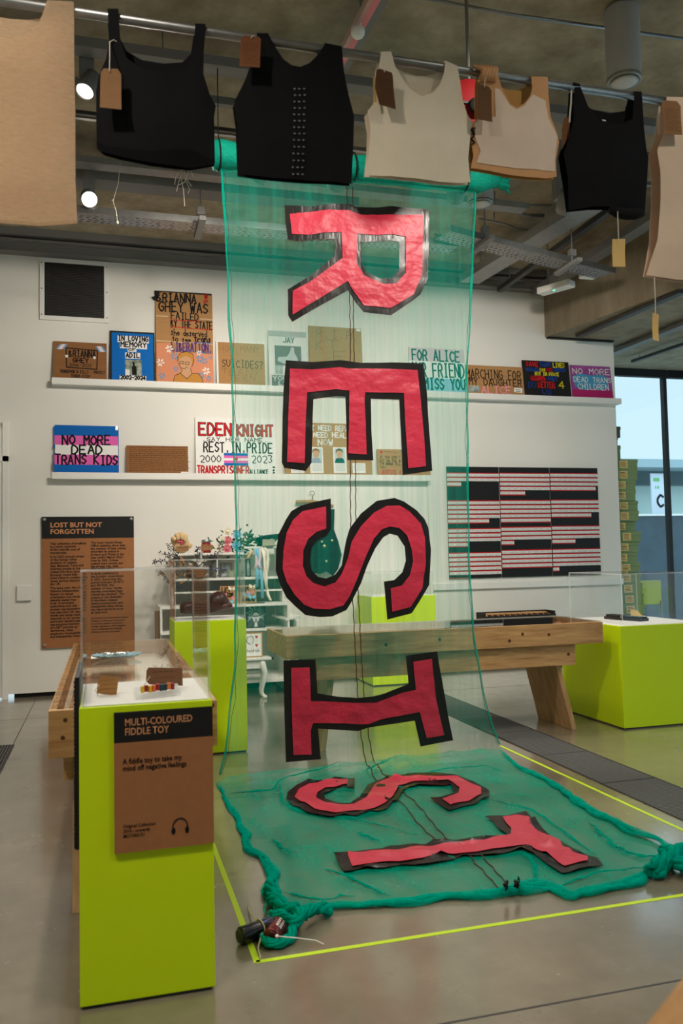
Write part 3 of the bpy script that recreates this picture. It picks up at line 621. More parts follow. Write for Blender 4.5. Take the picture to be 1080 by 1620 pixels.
# 6 card with thin initials
P = Placard(491, 512, 575, 612, 'cardboard placard behind the net with thin scratched initials, above the second letter', M['cardboard'], SZ1)
P.write([('R.I.P', 503, 519, 560, 532), ('T', 520, 535, 540, 552), ('E', 530, 552, 548, 568), ('K', 503, 536, 514, 552)], .005, M['pencil'], .4); P.patch(567, 515, 574, 519, M['paper'], 'corner_label')
# 7 painted sign
P = Placard(650, 553, 738, 625, 'pink, white and blue painted placard partly hidden by a banner letter', M['paper'], SZ1)
P.patch(650, 553, 738, 575, M['palepink'], 'pink_band'); P.patch(650, 602, 738, 623, M['paleblue'], 'blue_band')
P.write([('FOR ALICE', 655, 558, 730, 575), ('OUR FRIEND', 652, 579, 736, 601), ('I MISS YOU', 655, 604, 736, 622)], .021, M['tealpaint'], .25)
# 8 cardboard, pink word
P = Placard(738, 578, 830, 625, 'cardboard placard with one pink painted word, between the net edge and the black placard', M['cardboard'], SZ1)
P.write([('MARCHING FOR', 740, 586, 826, 601), ('MY DAUGHTER', 743, 601, 826, 612)], .013, M['ink'], .25); P.write([('ALICE', 762, 613, 808, 625)], .018, C_('pink_paint', (236, 150, 158)), .1)
P.patch(742, 612, 758, 622, M['photo'], 'photograph'); P.poly([(814, 615), (827, 616), (826, 624), (813, 622)], M['paper'], 'small_note'); P.lines([[(816, 618), (824, 619)], [(816, 621), (823, 621.5)]], .006, M['ink'])
# 9 black board
P = Placard(830, 571, 904, 629, 'black placard lettered in red, blue and yellow at the end of the upper ledge', M['black'], SZ1)
ry, bl, rd = C_('yellow_ink', (206, 192, 40)), C_('blue_ink', (36, 66, 140)), M['redink']
for st, l, t, r, b_, m in (('SAVE', 836, 574, 855, 581, rd), ('TRANS', 858, 574, 876, 581, bl), ('LIVES', 879, 575, 897, 582, ry), ('MURDER', 835, 584, 855, 589, bl), ('ON', 857, 584, 865, 589, ry), ('OUR', 867, 584, 876, 589, rd), ('STREETS', 878, 584, 898, 589, bl), ('NOT IN PEACE', 849, 591, 886, 596, ry), ('BRIANNA', 842, 597, 864, 604, rd), ('GHEY', 867, 597, 884, 604, bl), ('DO', 837, 607, 848, 616, bl), ('BETTER', 852, 607, 878, 616, rd), ('4', 885, 606, 893, 617, ry), ('US', 858, 619, 872, 627, bl)):
    P.write([(st, l, t, r, b_)], .014, m, .15)
# 10 purple board
P = Placard(906, 579, 970, 632, 'purple, blue and pink painted placard with white words, nearest the window', mat('purple_paint', (148, 72, 140), .7, .2, var=.25, scale=6), SZ1)
P.poly([(908, 598), (920, 593), (940, 596), (955, 594), (966, 600), (963, 615), (950, 622), (938, 616), (925, 622), (912, 614)], C_('blue_cloud', (66, 150, 190)), 'painted_cloud'); P.patch(906, 619, 970, 631, C_('magenta_band', (176, 34, 100)), 'pink_band')
P.write([('NO MORE', 910, 585, 968, 594), ('DEAD TRANS', 910, 599, 969, 607), ('CHILDREN', 916, 610, 964, 619)], .011, M['paper'], .25)
# lower ledge
P = Placard(84, 670, 188, 747, 'blue, pink and white striped placard with black words, first on the lower ledge', None, SZ2, slope=.012)
W_, H_ = P.w, P.h
P.board([(.01, 0), (W_, 0), (W_, H_-.02), (W_-.03, H_), (.02, H_), (0, H_-.03), (.012, H_*.6), (.0, H_*.55), (.03, H_*.45), (.005, H_*.4), (.02, H_*.3), (0, H_*.2), (.012, .04)], M['flagblue'])
P.patch(86, 687, 187, 702, M['flagpink'], 'pink_stripe'); P.patch(87, 702, 187, 718, M['paper'], 'white_stripe'); P.patch(86, 718, 187, 734, M['flagpink'], 'pink_stripe')
P.write([('NO MORE', 98, 687, 174, 702), ('DEAD', 113, 703, 161, 717), ('TRANS KIDS', 88, 719, 186, 734)], .019, M['ink'], .3); P.patch(183, 671, 187, 678, M['silver'], 'corner_clip')
P = Placard(200, 703, 298, 748, 'low brown card closely handwritten in small lines, on the lower ledge', M['cardboard_dark'], SZ2, slope=.01)
rr = random.Random(5); LN = []
for i in range(12):
    yy = 706+i*3.4; x = 204+rr.random()*2
    while x < 294:
        w_ = rr.uniform(3, 9); n_ = 6
        LN.append([(x+w_*k/n_, yy+rr.uniform(-.8, .8)) for k in range(n_+1)]); x += w_+1.3
P.lines(LN, .0045, C_('brown_ink', (70, 42, 24)), 'handwriting'); P.lines([[(205, 703), (206, 747)], [(240, 704), (239, 747)], [(256, 704), (256, 748)], [(275, 704), (276, 748)]], .004, M['pencil'], 'crease'); P.patch(286, 746, 298, 748, M['paper'], 'caption')
P = Placard(310, 657, 437, 748, 'large white lettered board with a small striped flag at its centre, on the lower ledge', M['paper'], SZ2, slope=.012)
P.write([('EDEN', 316, 667, 366, 686), ('KNIGHT', 376, 669, 433, 687)], .03, M['ink'], 0, 'letter_outline'); P.write([('EDEN', 316, 667, 366, 686), ('KNIGHT', 376, 669, 433, 687)], .018, M['redink'], 0)
P.write([('.SAY HER NAME.', 320, 690, 424, 696)], .008, M['ink'], .15); P.write([('REST.IN.PRIDE', 323, 698, 431, 714)], .016, M['ink'], .2)
P.write([('2000', 317, 719, 349, 730), ('2023', 398, 719, 431, 731)], .01, M['ink'], .1)
for k, mm in enumerate((M['flagblue'], M['flagpink'], M['paper'], M['flagpink'], M['flagblue'])): P.patch(354, 715+k*4, 392, 719+k*4, mm, 'flag_stripe')
P.poly([(370, 723), (372, 722), (373, 723), (374, 722), (376, 723), (376, 725), (373, 728), (370, 725)], M['redink'], 'heart')
P.write([('TRANSPRISONER', 312, 736, 393, 749)], .016, M['redink'], .15); P.write([('ALLIANCE', 394, 742, 424, 749)], .009, M['ink'], .1); P.write([('e', 431, 736, 435, 739), ('s', 431, 741, 435, 744), ('s', 431, 745, 435, 748)], .008, M['ink'], .1)
P = Placard(451, 667, 589, 751, 'wide cardboard placard with white painted words and pinned portrait sheets, behind the net', M['cardboard'], SZ2, slope=.01)
P.write([('DONT NEED REPARATION', 478, 672, 586, 680), ('WE NEED HEALTHCARE', 480, 683, 584, 691), ('NOW', 504, 694, 527, 704)], .013, M['paper'], .25)
for (l, hair, coat) in ((490, (150, 96, 50), (150, 160, 180)), (527, (86, 72, 58), (20, 70, 70))):
    P.patch(l, 707, l+21, 749, M['paper'], 'portrait_sheet'); P.patch(l+2, 709, l+19, 733, C_('portrait_ground', (190, 200, 205)), 'portrait')
    c_ = l+10; P.poly([(c_-8, 733), (c_-6, 726), (c_, 723), (c_+6, 726), (c_+8, 733)], C_('portrait_coat', coat), 'portrait'); P.poly([(c_-4, 722), (c_-5, 715), (c_, 711), (c_+5, 715), (c_+4, 722), (c_, 726)], M['skin'], 'portrait'); P.poly([(c_-6, 717), (c_-5, 711), (c_, 708.5), (c_+5, 711), (c_+6, 717), (c_+3, 713), (c_-3, 713)], C_('portrait_hair', hair), 'portrait')
    P.lines([[(l+3, 736+k*2.2), (l+18, 736+k*2.2)] for k in range(5)], .002, M['ink'], 'print')
for l in (460, 557): P.patch(l, 733, l+21, 749, M['paper'], 'printed_sheet'); P.lines([[(l+2, 736+k*2.2), (l+19, 736+k*2.2)] for k in range(5)], .002, M['ink'], 'print')
P = Placard(598, 710, 681, 752, 'small brown card of handwritten demands, last on the lower ledge', M['cardboard'], SZ2, slope=.01)
P.write([("IF YOU DON'T", 602, 721, 634, 725), ('LET IN THE W', 601, 727, 634, 731), ("I'M GONNA TELL", 601, 732, 634, 736), ('YOU', 602, 738, 610, 741)], .005, M['ink'], .2); P.write([('JUSTICE 4', 603, 744, 634, 751), ('#', 603, 712, 607, 717)], .008, M['redink'], .2); P.lines([[(610, 714), (630, 715)]], .006, M['pencil'], 'faint_lettering')

# ---- list panels with red-edged labels
M['greyprint'] = mat('grey_print', (120, 112, 108), .7)
t = thing('memorial_list', 'black display of three panels crowded with red and white name labels, right of the net', 'display panel', (4.22, YW, 1.17))
cols = [(706, 788.5), (789.5, 868.5), (869.5, 945)]
blocks = [[(748, 3, 21), (792, 5, 62), (836, 4, 30), (874, 6, 28)], [(749, 5, 40), (792, 5, 79), (834, 4, 20), (870, 4, 79)], [(750, 4, 75), (792, 4, 66), (833, 4, 38), (869, 5, 10)]]
for ci, (l, r) in enumerate(cols):
    a = at(l+1.6, 826, Y=YW); a2 = at(r+1.6, 826, Y=YW); zb, zt = 1.178, 2.618
    x0, x1 = a.x, a2.x-.004
    b = bm_new(); box(b, x0, x1, YW-.02, YW-.004, zb, zt); pn = obj('panel', b, M['black'], t)
    rr = random.Random(ci)
    lh = .0585
    bl = blocks[ci]
    for bi, (py, rows, last) in enumerate(bl):
        lab, red, ink = bm_new(), bm_new(), bm_new(); zt_ = zt-(py-738-.02*(l-706))*(zt-zb)/(176-.042*(l-706))
        for k in range(rows):
            z1 = zt_-k*lh; z0 = z1-lh; X1 = x1 if k < rows-1 else x0+(x1-x0)*min(1, last/79)
            if z0 < zb: continue
            nl = 8; wl = (x1-x0)/nl; x = x0
            while x < X1-.01:
                xe = min(x+wl, X1); box(lab, x+.001, xe-.001, YW-.0215, YW-.02, z0+.012, z1); box(red, x, xe, YW-.0225, YW-.0215, z1-.009, z1+.005)
                for q in range(2):
                    xa = x+wl*.12; 
                    while xa < xe-.02:
                        wd = rr.uniform(.006, .02); zz = z0+.019+q*.013; box(ink, xa, min(xa+wd, xe-.006), YW-.0219, YW-.0215, zz, zz+.004); xa += wd+.006
                x += wl
        box(red, x0, X1, YW-.0225, YW-.02, z0-.002 if z0 > zb else zb, (z0 if z0 > zb else zb)+.01)
        lb_ = obj('name_labels', lab, M['paper'], t); obj('red_edging', red, M['redink'], lb_); obj('print', ink, M['greyprint'], lb_)

# ---- big information panel
t = thing('information_panel', 'brown and black information panel fixed to the wall by four studs', 'sign', (-.69, YW, .53))
x0, x1, z0, z1 = -.69, .312, .535, 2.0
b = bm_new(); box(b, x0, x1, YW-.03, YW-.012, z0, z1-.245); obj('panel', b, M['card'], t)
b = bm_new(); box(b, x0, x1, YW-.031, YW-.012, z1-.245, z1); obj('header_band', b, M['black'], t)
M['cardtext'] = mat('header_lettering', (196, 134, 88), .7); YT = -.033
def ptext(s, px, z, size, m, bold=0, width=None, line=1.0):
    bq = bm_new(); text_into(bq, s, px, z, size, YW-.0335, bold, width, line); return obj('lettering', bq, m, t)
ptext('LOST BUT NOT\nFORGOTTEN', x0+.09, z1-.058, .075, M['cardtext'], .0022, .555)
L1 = ["This collection of artefacts", "is a tragic reminder", "of the real-life cost of", "transphobia.", "", "In its 2023 annual review", "of the human rights", "situation of Lesbian,", "Gay, Bisexual, Trans and", "Intersex people in the", "United Kingdom (and", "Europe), noted that", "trans rhetoric continued to", "cause serious damage in", "the UK.", "", "The same year, the United", "Nations Independent", "Expert on sexual", "orientation and gender", "identity stated that", "both government", "authorities and civil", "society representatives", "had reported UK news", "media and social media", "channels to be 'spreading", "anti-trans disinformation,", "stereotypical imagery", "of LGBT persons as", "dangerous, often", "employing homophobic", "and transphobic rhetoric'."]
L2 = ["The most recent Home", "Office statistics show that", "the number of hate crimes", "recorded by police in", "England and Wales in the", "year ending March 2022", "rose by 26%. Crimes", "against trans people saw", "the biggest rise, with", "a 56% increase.", "", "A study published by", "the Scottish government", "in 2021, found that the", "period between 2014/15", "and 2019/20, 'the", "number of trans gender", "identity aggravated hate", "crimes has doubled'. The", "picture is not dissimilar", "in Northern Ireland", "where homophobic and", "transphobic hate crimes", "are reported to be at an", "all time high."]
def column(L, x, zt, pitch, size, bold):
    z = zt; bq = bm_new()
    for s in L:
        if s: text_into(bq, s, x, z, size, YW-.0315, bold); z -= pitch
        else: z -= pitch*.35
    obj('lettering', bq, M['ink'], t)
column(L1, x0+.09, z1-.285, .0338, .036, .0011); column(L2, x0+.525, z1-.28, .0338, .036, .0011)
column(["Quoted from the Trans Inclusive Culture", "Guidance on advancing trans inclusion", "for museums, galleries, archives and", "heritage organisations, 2023, Research", "Centre for Museums and Galleries", "(RCMG), University of Leicester"], x0+.525, z1-1.14, .031, .024, .0006)
for x, z in ((x0+.03, z1-.03), (x1-.03, z1-.03), (x0+.03, z0+.035), (x1-.03, z0+.035)):
    b = bm_new(); lathe(b, [(.018, 0), (.018, .01), (.012, .014), (.005, .015)], (x, YW-.031, z), 16, axis=(0, -1, 0)); obj('stud', b, M['steel'], t, smooth=True)
# dark vest on a hanger
p = at(492, 790, Y=9.84)
t = thing('uniform_vest', 'dark uniform waistcoat with bright buttons on the wall behind a curved banner letter', 'waistcoat', (p.x, 9.84, p.z))
OUT = [(503, 803), (497, 830), (488, 855), (484, 885), (490, 905), (505, 908), (515, 904), (525, 911), (534, 900), (540, 878), (534, 856), (527, 838), (528, 806), (521, 806), (513, 826)]
def fm(u, v): return Vector((u, 9.85-.05*max(0, 1-((u-2.56)/.3)**2)+.01*noise.noise(Vector((u*6, v*6, 0))), v))
bmv = sheet([(at(x, y, Y=9.84).x, at(x, y, Y=9.84).z) for x, y in OUT], [], .05, fm, .006); obj('cloth', bmv, mat('dark_serge', (26, 28, 34), .9, .1), t, smooth=True)
b = bm_new()
for x, y in ((513, 864), (509, 857), (525, 855), (516, 888)): q = at(x, y, Y=9.78); ball(b, q, .016 if (x, y) != (513, 864) else .022, 2, (1, .5, 1))
obj('buttons', b, mat('brass_button', (206, 190, 140), .3, .5, metal=.7), t, smooth=True)
h = thing('coat_hanger', 'pale wooden coat hanger on the wall above the dark waistcoat', 'hanger', (p.x, 9.86, p.z))
a_, c_ = at(468, 794, Y=9.86), at(527, 801, Y=9.86); b = bm_new(); tube(b, [a_, at(495, 793, Y=9.86), c_], .02, 8); obj('wooden_bar', b, M['plyleg'], h, smooth=True)
q = at(494, 793, Y=9.86); b = bm_new(); tube(b, [q, q+Vector((0, 0, .06)), q+Vector((.03, 0, .09)), q+Vector((.02, 0, .12)), q+Vector((-.02, 0, .12)), q+Vector((-.03, 0, .1))], .005, 6); obj('hook', b, M['galv'], h, smooth=True)
# tray fixed low on the wall
t = thing('display_tray', 'shallow black rimmed wooden tray fixed low on the wall beyond the long table', 'tray', (4.58, YW, .66))
b = bm_new(); box(b, 4.58, 5.58, 9.66, YW, .64, .66); box(b, 4.58, 5.58, 9.66, 9.68, .66, .70); box(b, 4.58, 4.6, 9.68, YW, .66, .74); box(b, 5.56, 5.58, 9.68, YW, .66, .74); box(b, 4.6, 5.56, 9.9, YW, .66, .74); obj('rim', b, M['black'], t)
b = bm_new(); hexa(b, [(4.6, 9.68, .661), (5.56, 9.68, .661), (5.56, 9.9, .661), (4.6, 9.9, .661)], [(4.6, 9.68, .667), (5.56, 9.68, .667), (5.56, 9.9, .725), (4.6, 9.9, .725)]); obj('wooden_bed', b, M['ply'], t)
b = bm_new()
for k in range(11): box(b, 4.68+k*.08, 4.71+k*.08, 9.72, 9.80, .672, .71)
obj('slots', b, M['knot'], t)
# ================================================================== floor marks, grates
def floor_strip(name, p, q, w, m, label, cat):
    p = Vector((p[0], p[1], 0)); q = Vector((q[0], q[1], 0)); d = (q-p).normalized(); n = Vector((-d.y, d.x, 0))*w/2
    b = bm_new(); P = [p-n, q-n, q+n, p+n]; hexa(b, [v+Vector((0, 0, .0003)) for v in P], [v+Vector((0, 0, .0012)) for v in P]); return tag(obj(name, b, m), label, cat)
floor_strip('floor_tape', (.531, 3.155), (2.9, 3.175), .024, M['tape'], 'fluorescent yellow tape line on the floor in front of the net', 'tape')
floor_strip('floor_tape', (.533, 3.15), (.533, 6.0), .024, M['tape'], 'fluorescent yellow tape line on the floor between plinth and net', 'tape')
floor_strip('floor_tape', (2.945, 6.0), (2.965, 3.17), .024, M['tape'], 'fluorescent yellow tape line on the floor between net and right hand grate', 'tape')
def grate(x0, x1, y0, y1, label, seg, along):
    t = thing('floor_grate', label, 'grate', (x0, y0, 0))
    b = bm_new(); box(b, x0, x1, y0, y1, .0002, .0008); obj('pit', b, M['black'], t)
    b = bm_new()
    for q in ((x0, x0+.012, y0, y1), (x1-.012, x1, y0, y1)): box(b, *q, .0008, .006)
    y = y0
    while y < y1-.05: box(b, x0+.012, x1-.012, y, y+.012, .0008, .006); y += seg
    box(b, x0+.012, x1-.012, y1-.012, y1, .0008, .006); obj('frame', b, M['darkgrey'], t)
    b = bm_new()
    if along:
        n = int((x1-x0)/.022)
        for k in range(1, n): x = x0+(x1-x0)*k/n; box(b, x-.0035, x+.0035, y0+.012, y1-.012, .0008, .005)
    else:
        n = int((y1-y0)/.022)
        for k in range(1, n): yy = y0+(y1-y0)*k/n; box(b, x0+.012, x1-.012, yy-.0035, yy+.0035, .0008, .005)
    obj('bars', b, M['greypaint'], t)
grate(3.06, 3.47, 3.2, 8.4, 'long dark steel grate let into the floor beside the yellow tape', .8, False)
grate(-1.5, -.73, 6.0, 7.42, 'dark steel grate let into the floor by the doorway at the far left', .8, True)

# ================================================================== plinths and cases
def plinth(x0, x1, y0, y1, h, label, tray_=True, group=None):
    t = thing('plinth', label, 'plinth', ((x0+x1)/2, (y0+y1)/2, 0), group)
    b = bm_new(); box(b, x0, x1, y0, y1, .012, h); obj('body', b, M['lime'], t, bevel=.003)
    b = bm_new(); box(b, x0+.012, x1-.012, y0+.012, y1-.012, 0, .012); obj('base', b, M['darkgrey'], t)
    b = bm_new(); box(b, x0+.012, x1-.012, y0+.012, y1-.012, h, h+.004); obj('top_board', b, M['paper'], t)
    return t
def case(x0, x1, y0, y1, z0, z1, label, th=.008):
    t = thing('acrylic_case', label, 'display case', ((x0+x1)/2, (y0+y1)/2, z0))
    def panel(nm, a):
        b = bm_new(); box(b, *a)
        for f in b.faces: f.material_index = 1 if f.calc_area() < 3*th*max(x1-x0, z1-z0)*.55 else 0
        obj(nm, b, [M['acrylic'], M['acrylic_edge']], t)
    panel('panel', (x0, x1, y0, y0+th, z0, z1-th)); panel('panel', (x0, x1, y1-th, y1, z0, z1-th))
    panel('panel', (x0, x0+th, y0+th, y1-th, z0, z1-th)); panel('panel', (x1-th, x1, y0+th, y1-th, z0, z1-th)); panel('lid', (x0, x1, y0, y1, z1-th, z1))
    return t
plinth(-.09, .36, 3.0, 3.56, 1.0, 'lime yellow plinth in the foreground bearing the brown fiddle toy panel')
case(-.085, .355, 3.005, 3.555, 1.0045, 1.47, 'clear acrylic case on the foreground lime plinth, covering the tagged toys')
plinth(.50, 1.05, 6.5, 7.02, 1.02, 'lime yellow plinth between foreground plinth and net, under the brown sculpture')
case(.505, 1.045, 6.505, 7.015, 1.0245, 1.495, 'clear acrylic case over the brown sculpture, in front of the white tiers')
plinth(2.93, 3.72, 9.17, 9.75, 1.02, 'lime yellow plinth against the far wall seen through the net')
case(2.94, 3.7, 9.18, 9.74, 1.0245, 1.3, 'low clear acrylic case on the lime plinth behind the net')
plinth(4.16, 5.0, 6.16, 7.12, .86, 'broad lime yellow plinth at the right beyond the pine table')
case(4.225, 4.96, 6.22, 7.06, .8645, 1.3, 'clear acrylic case on the broad lime plinth at the right')
# toy sign on the front plinth
t = thing('label_panel', 'brown and black label panel fixed to the foreground lime plinth', 'sign', (.2, 2.99, .5))
a = at(180, 1131, Y=2.985); c_ = at(336, 1118, Y=2.985); bt = at(336, 1334, Y=2.985); hb = at(336, 1164, Y=2.985)
lx0, lx1, lz0, lz1, lzh = a.x, c_.x, bt.z, c_.z, hb.z
b = bm_new(); box(b, lx0, lx1, 2.985, 2.9995, lz0, lzh); obj('panel', b, M['card'], t)
b = bm_new(); box(b, lx0, lx1, 2.9845, 2.9995, lzh, lz1); obj('header_band', b, M['black'], t)
def ltext(s, px, pz, size, m, bold=0, width=None, line=1.0):
    bq = bm_new(); text_into(bq, s, lx0+px*(lx1-lx0), lz0+pz*(lz1-lz0), size, 2.9836, bold, width, line); return obj('lettering', bq, m, t)
HH = lz1-lz0; WW = lx1-lx0
ltext('MULTI-COLOURED\nFIDDLE TOY', .105, .962, .034, M['cardtext'], .0006, WW*.68, .94)
ltext('A fiddle toy to take my\nmind off negative feelings', .085, .675, .0255, M['ink'], .0004, WW*.64, .92)
ltext('Original Collection\n2014 - onwards\nMOT00015\u0031', .085, .205, .0165, M['ink'], .0002, WW*.32, 1.0)
b = bm_new(); hx, hz, hr = lx0+WW*.655, lz0+HH*.145, WW*.075
tube(b, [(hx+hr*math.cos(i*math.pi/14), 2.984, hz+hr*1.15*math.sin(i*math.pi/14)) for i in range(15)], .0022, 6)
for s in (-1, 1): ball(b, (hx+s*hr*.92, 2.984, hz-.012), .0095, 2, (.75, .25, 1.3))
obj('headphone_symbol', b, M['ink'], t)
# black ribbed panel on the side of the plinth
b = bm_new(); box(b, -.104, -.0905, 3.03, 3.5, .52, 1.1)
for k in range(38): box(b, -.108, -.104, 3.03, 3.5, .525+k*.015, .532+k*.015)
tag(obj('corrugated_board', b, M['black']), 'black corrugated board clipped to the side of the foreground lime plinth', 'board')
# acrylic stand, toy and tags in the front case
def note_tag(name, label, px, Y, m, cat='tag', lines=3, string=None, th=.0012, lean=0, ink=None, group=None):
    "a card label cut from its outline, with writing and string"
    pts = [at(x, y, Y=Y) for x, y in px]; cx = sum(p.x for p in pts)/len(pts); cz = sum(p.z for p in pts)/len(pts)
    t = thing(name, label, cat, (cx, Y, min(p.z for p in pts)), group)
    zt = max(p.z for p in pts); zb = min(p.z for p in pts)
    f = lambda u, v: Vector((u, Y+lean*(v-zb)+.004*math.sin((v-zb)/(zt-zb)*3), v))
    obj('card', sheet([(p.x, p.z) for p in pts], [], (zt-zb)/5, f, th), m, t)
    if lines:
        b = bm_new(); rr = random.Random(int(cx*1000)); xs = [p.x for p in pts]; x0, x1 = min(xs), max(xs); w = x1-x0
        for k in range(lines):
            v = zt-(zt-zb)*(.25+.6*k/max(1, lines-1 if lines > 1 else 1)); x = x0+w*.2
            while x < x1-w*.22:
                L_ = rr.uniform(.06, .16)*w
                stroke(b, [Vector((x+L_*q/4, f(x, v).y-.0016, v+rr.uniform(-.05, .05)*(zt-zb)/lines*2)) for q in range(5)], w*.012); x += L_+w*.04
        obj('handwriting', b, ink or M['ink'], t)
    if string:
        b = bm_new(); tube(b, [at(x, y, Y=yy) for x, y, yy in string], .0016, 6); obj('string', b, M['string'], t)
    return t
note_tag('paper_tag', 'small tan tag standing at the left inside the foreground case', [(158, 1069), (188, 1071), (184, 1101), (153, 1097), (154, 1082)], 3.22, mat('tan_tag', (166, 120, 68), .8, .1), lines=4, string=[(157, 1083, 3.215), (150, 1092, 3.22), (158, 1104, 3.24), (170, 1106, 3.25)], lean=.15)
note_tag('paper_tag', 'larger brown tag above the coloured fiddle toy inside the foreground case', [(235, 1057), (289, 1058), (289, 1085), (236, 1083), (231, 1078), (232, 1062)], 3.25, mat('brown_tag', (120, 82, 56), .8, .1), lines=3, string=[(237, 1070, 3.245), (225, 1088, 3.25), (224, 1095, 3.26)], lean=.25)
p0, p1 = at(222, 1092, Z=1.03), at(275, 1086, Z=1.03)
st = thing('acrylic_stand', 'small clear acrylic stand under the coloured fiddle toy', 'stand', (p0.x, p0.y, 1.004))
b = bm_new(); hexa(b, [(p0.x-.02, p0.y-.05, 1.0045), (p1.x+.02, p1.y-.05, 1.0045), (p1.x+.02, p1.y+.08, 1.0045), (p0.x-.02, p0.y+.08, 1.0045)], [(p0.x-.02, p0.y-.05, 1.007), (p1.x+.02, p1.y-.05, 1.007), (p1.x+.02, p1.y+.08, 1.03), (p0.x-.02, p0.y+.08, 1.03)]); obj('ramp', b, M['acrylic_edge'], st)
toy = thing('fiddle_toy', 'row of small multicoloured blocks on a clear stand in the foreground case', 'toy', ((p0.x+p1.x)/2, p0.y, 1.02))
n = 9; cols_ = [(214, 168, 30), (150, 24, 30), (214, 168, 30), (214, 90, 24), (150, 24, 30), (20, 52, 66), (16, 40, 58), (214, 120, 30), (150, 18, 38)]
for k in range(n):
    f_ = (k+.5)/n; c = p0.lerp(p1, f_); hw = (p1.x-p0.x)/n/2*.97; zz = 1.024+.002*math.sin(k*2)
    b = bm_new(); box(b, c.x-hw, c.x+hw, c.y-.03, c.y-.008, zz, zz+.023); obj('block', b, mat('toy_colour', cols_[k], .35, .5), toy, bevel=.002)
b = bm_new(); tube(b, [p0+Vector((0, -.019, .004)), p1+Vector((0, -.019, .004))], .003, 6); obj('elastic', b, M['ink'], toy)
# brown sculpture in the second case
t = thing('sculpture', 'dark brown lumpy carved sculpture in the case on the second lime plinth', 'sculpture', (.78, 6.75, 1.024))
path = [(283, 964, .026), (290, 962, .052), (302, 960, .05), (316, 962, .048), (330, 960, .05), (338, 955, .075), (346, 950, .09), (353, 950, .075), (361, 951, .038), (365, 949, .012)]
b = bm_new(); tube(b, [at(x, y, Y=6.72) for x, y, r in path], [r for x, y, r in path], 14)
for v in b.verts: v.co += Vector((noise.noise(v.co*14), noise.noise(v.co*14+Vector((5, 0, 0))), noise.noise(v.co*14+Vector((0, 9, 0)))))*.022
zmin = min(v.co.z for v in b.verts)
for v in b.verts: v.co.z = max(v.co.z, 1.026)
o = obj('body', b, mat('brown_glaze', (62, 30, 26), .38, .5, var=.3, scale=16, bump=.4, bscale=22), t, smooth=True); sb = o.modifiers.new('s', 'SUBSURF'); sb.levels = 1; sb.render_levels = 2
b = bm_new(); ball(b, at(355, 958, Y=6.68), .05, 3, (1.3, .7, .55), .4); 
for v in b.verts: v.co.z = max(v.co.z, 1.026)
obj('lobe', b, mat('brown_glaze_light', (84, 44, 38), .4, .5, var=.3, scale=16), t, smooth=True)
# black wallet and card on the right plinth
t = thing('folded_case', 'black folded leather case lying on the broad right hand plinth', 'case', at(990, 978, Z=.87))
c0, c1 = at(962, 976, Z=.88), at(1019, 980, Z=.88); d_ = (c1-c0).normalized(); n_ = Vector((-d_.y, d_.x, 0))
b = bm_new()
for (f0, f1, w_, z0, z1) in ((0, 1, .06, .8645, .892), (.02, .4, .045, .892, .91), (.45, .98, .05, .892, .902)):
    P = [c0.lerp(c1, f0)-n_*w_, c0.lerp(c1, f1)-n_*w_, c0.lerp(c1, f1)+n_*w_, c0.lerp(c1, f0)+n_*w_]
    hexa(b, [Vector((q.x, q.y, z0)) for q in P], [Vector((q.x, q.y, z1)) for q in P])
obj('leather_body', b, mat('black_leather', (24, 24, 25), .35, .5, bump=.3, bscale=60), t, bevel=.008)
b = bm_new(); q = c0.lerp(c1, .5); tube(b, [q-n_*.062+Vector((0, 0, .0)), q-n_*.064+Vector((0, 0, .03)), q+Vector((0, 0, .034))], .006, 6); obj('clasp', b, M['steel'], t)
note_tag('place_card', 'tan folded card propped behind the black leather case', [(999, 964), (1010, 966), (1017, 975), (1017, 981), (999, 979)], 6.95, M['manila'], cat='card', lines=0, lean=.2)

# ================================================================== pine vitrine tables
def vitrine(x0, x1, y0, y1, zt, dep, label, apron, legs, wood='ply', lid=True, rails=None):
    t = thing('display_table', label, 'table', ((x0+x1)/2, (y0+y1)/2, 0))
    th = .03; zb = zt-dep
    b = bm_new(); box(b, x0, x1, y0, y0+th, zb, zt); obj('side_board', b, M[wood], t, bevel=.002)
    b = bm_new(); box(b, x0, x1, y1-th, y1, zb, zt); obj('side_board', b, M[wood], t, bevel=.002)
    b = bm_new(); box(b, x0, x0+th, y0+th, y1-th, zb, zt); obj('end_board', b, M[wood], t, bevel=.002)
    b = bm_new(); box(b, x1-th, x1, y0+th, y1-th, zb, zt); obj('end_board', b, M[wood], t, bevel=.002)
    b = bm_new(); box(b, x0+th, x1-th, y0+th, y1-th, zt-.115, zt-.10); obj('bed', b, M['bedpaper'], t)
    if lid:
        b = bm_new(); box(b, x0+.006, x1-.006, y0+.006, y1-.006, zt+.0005, zt+.0065); obj('glass_lid', b, M['acrylic'], t)
    for a in apron: b = bm_new(); box(b, *a); obj('apron', b, M[wood], t, bevel=.002)
    for bot, top in legs: b = bm_new(); hexa(b, bot, top); obj('leg', b, M['plyleg'], t, bevel=.003)
    return t
M['bedpaper'] = mat('pale_lining', (206, 190, 166), .8, .1)
def xleg(xb, xt, y0, y1, zt, t=.045): return ([(xb-t/2, y0, 0), (xb+t/2, y0, 0), (xb+t/2, y1, 0), (xb-t/2, y1, 0)], [(xt-t/2, y0, zt), (xt+t/2, y0, zt), (xt+t/2, y1, zt), (xt-t/2, y1, zt)])
def yleg(yb, yt, x0, x1, zt, t=.045): return ([(x0, yb-t/2, 0), (x1, yb-t/2, 0), (x1, yb+t/2, 0), (x0, yb+t/2, 0)], [(x0, yt-t/2, zt), (x1, yt-t/2, zt), (x1, yt+t/2, zt), (x0, yt+t/2, zt)])
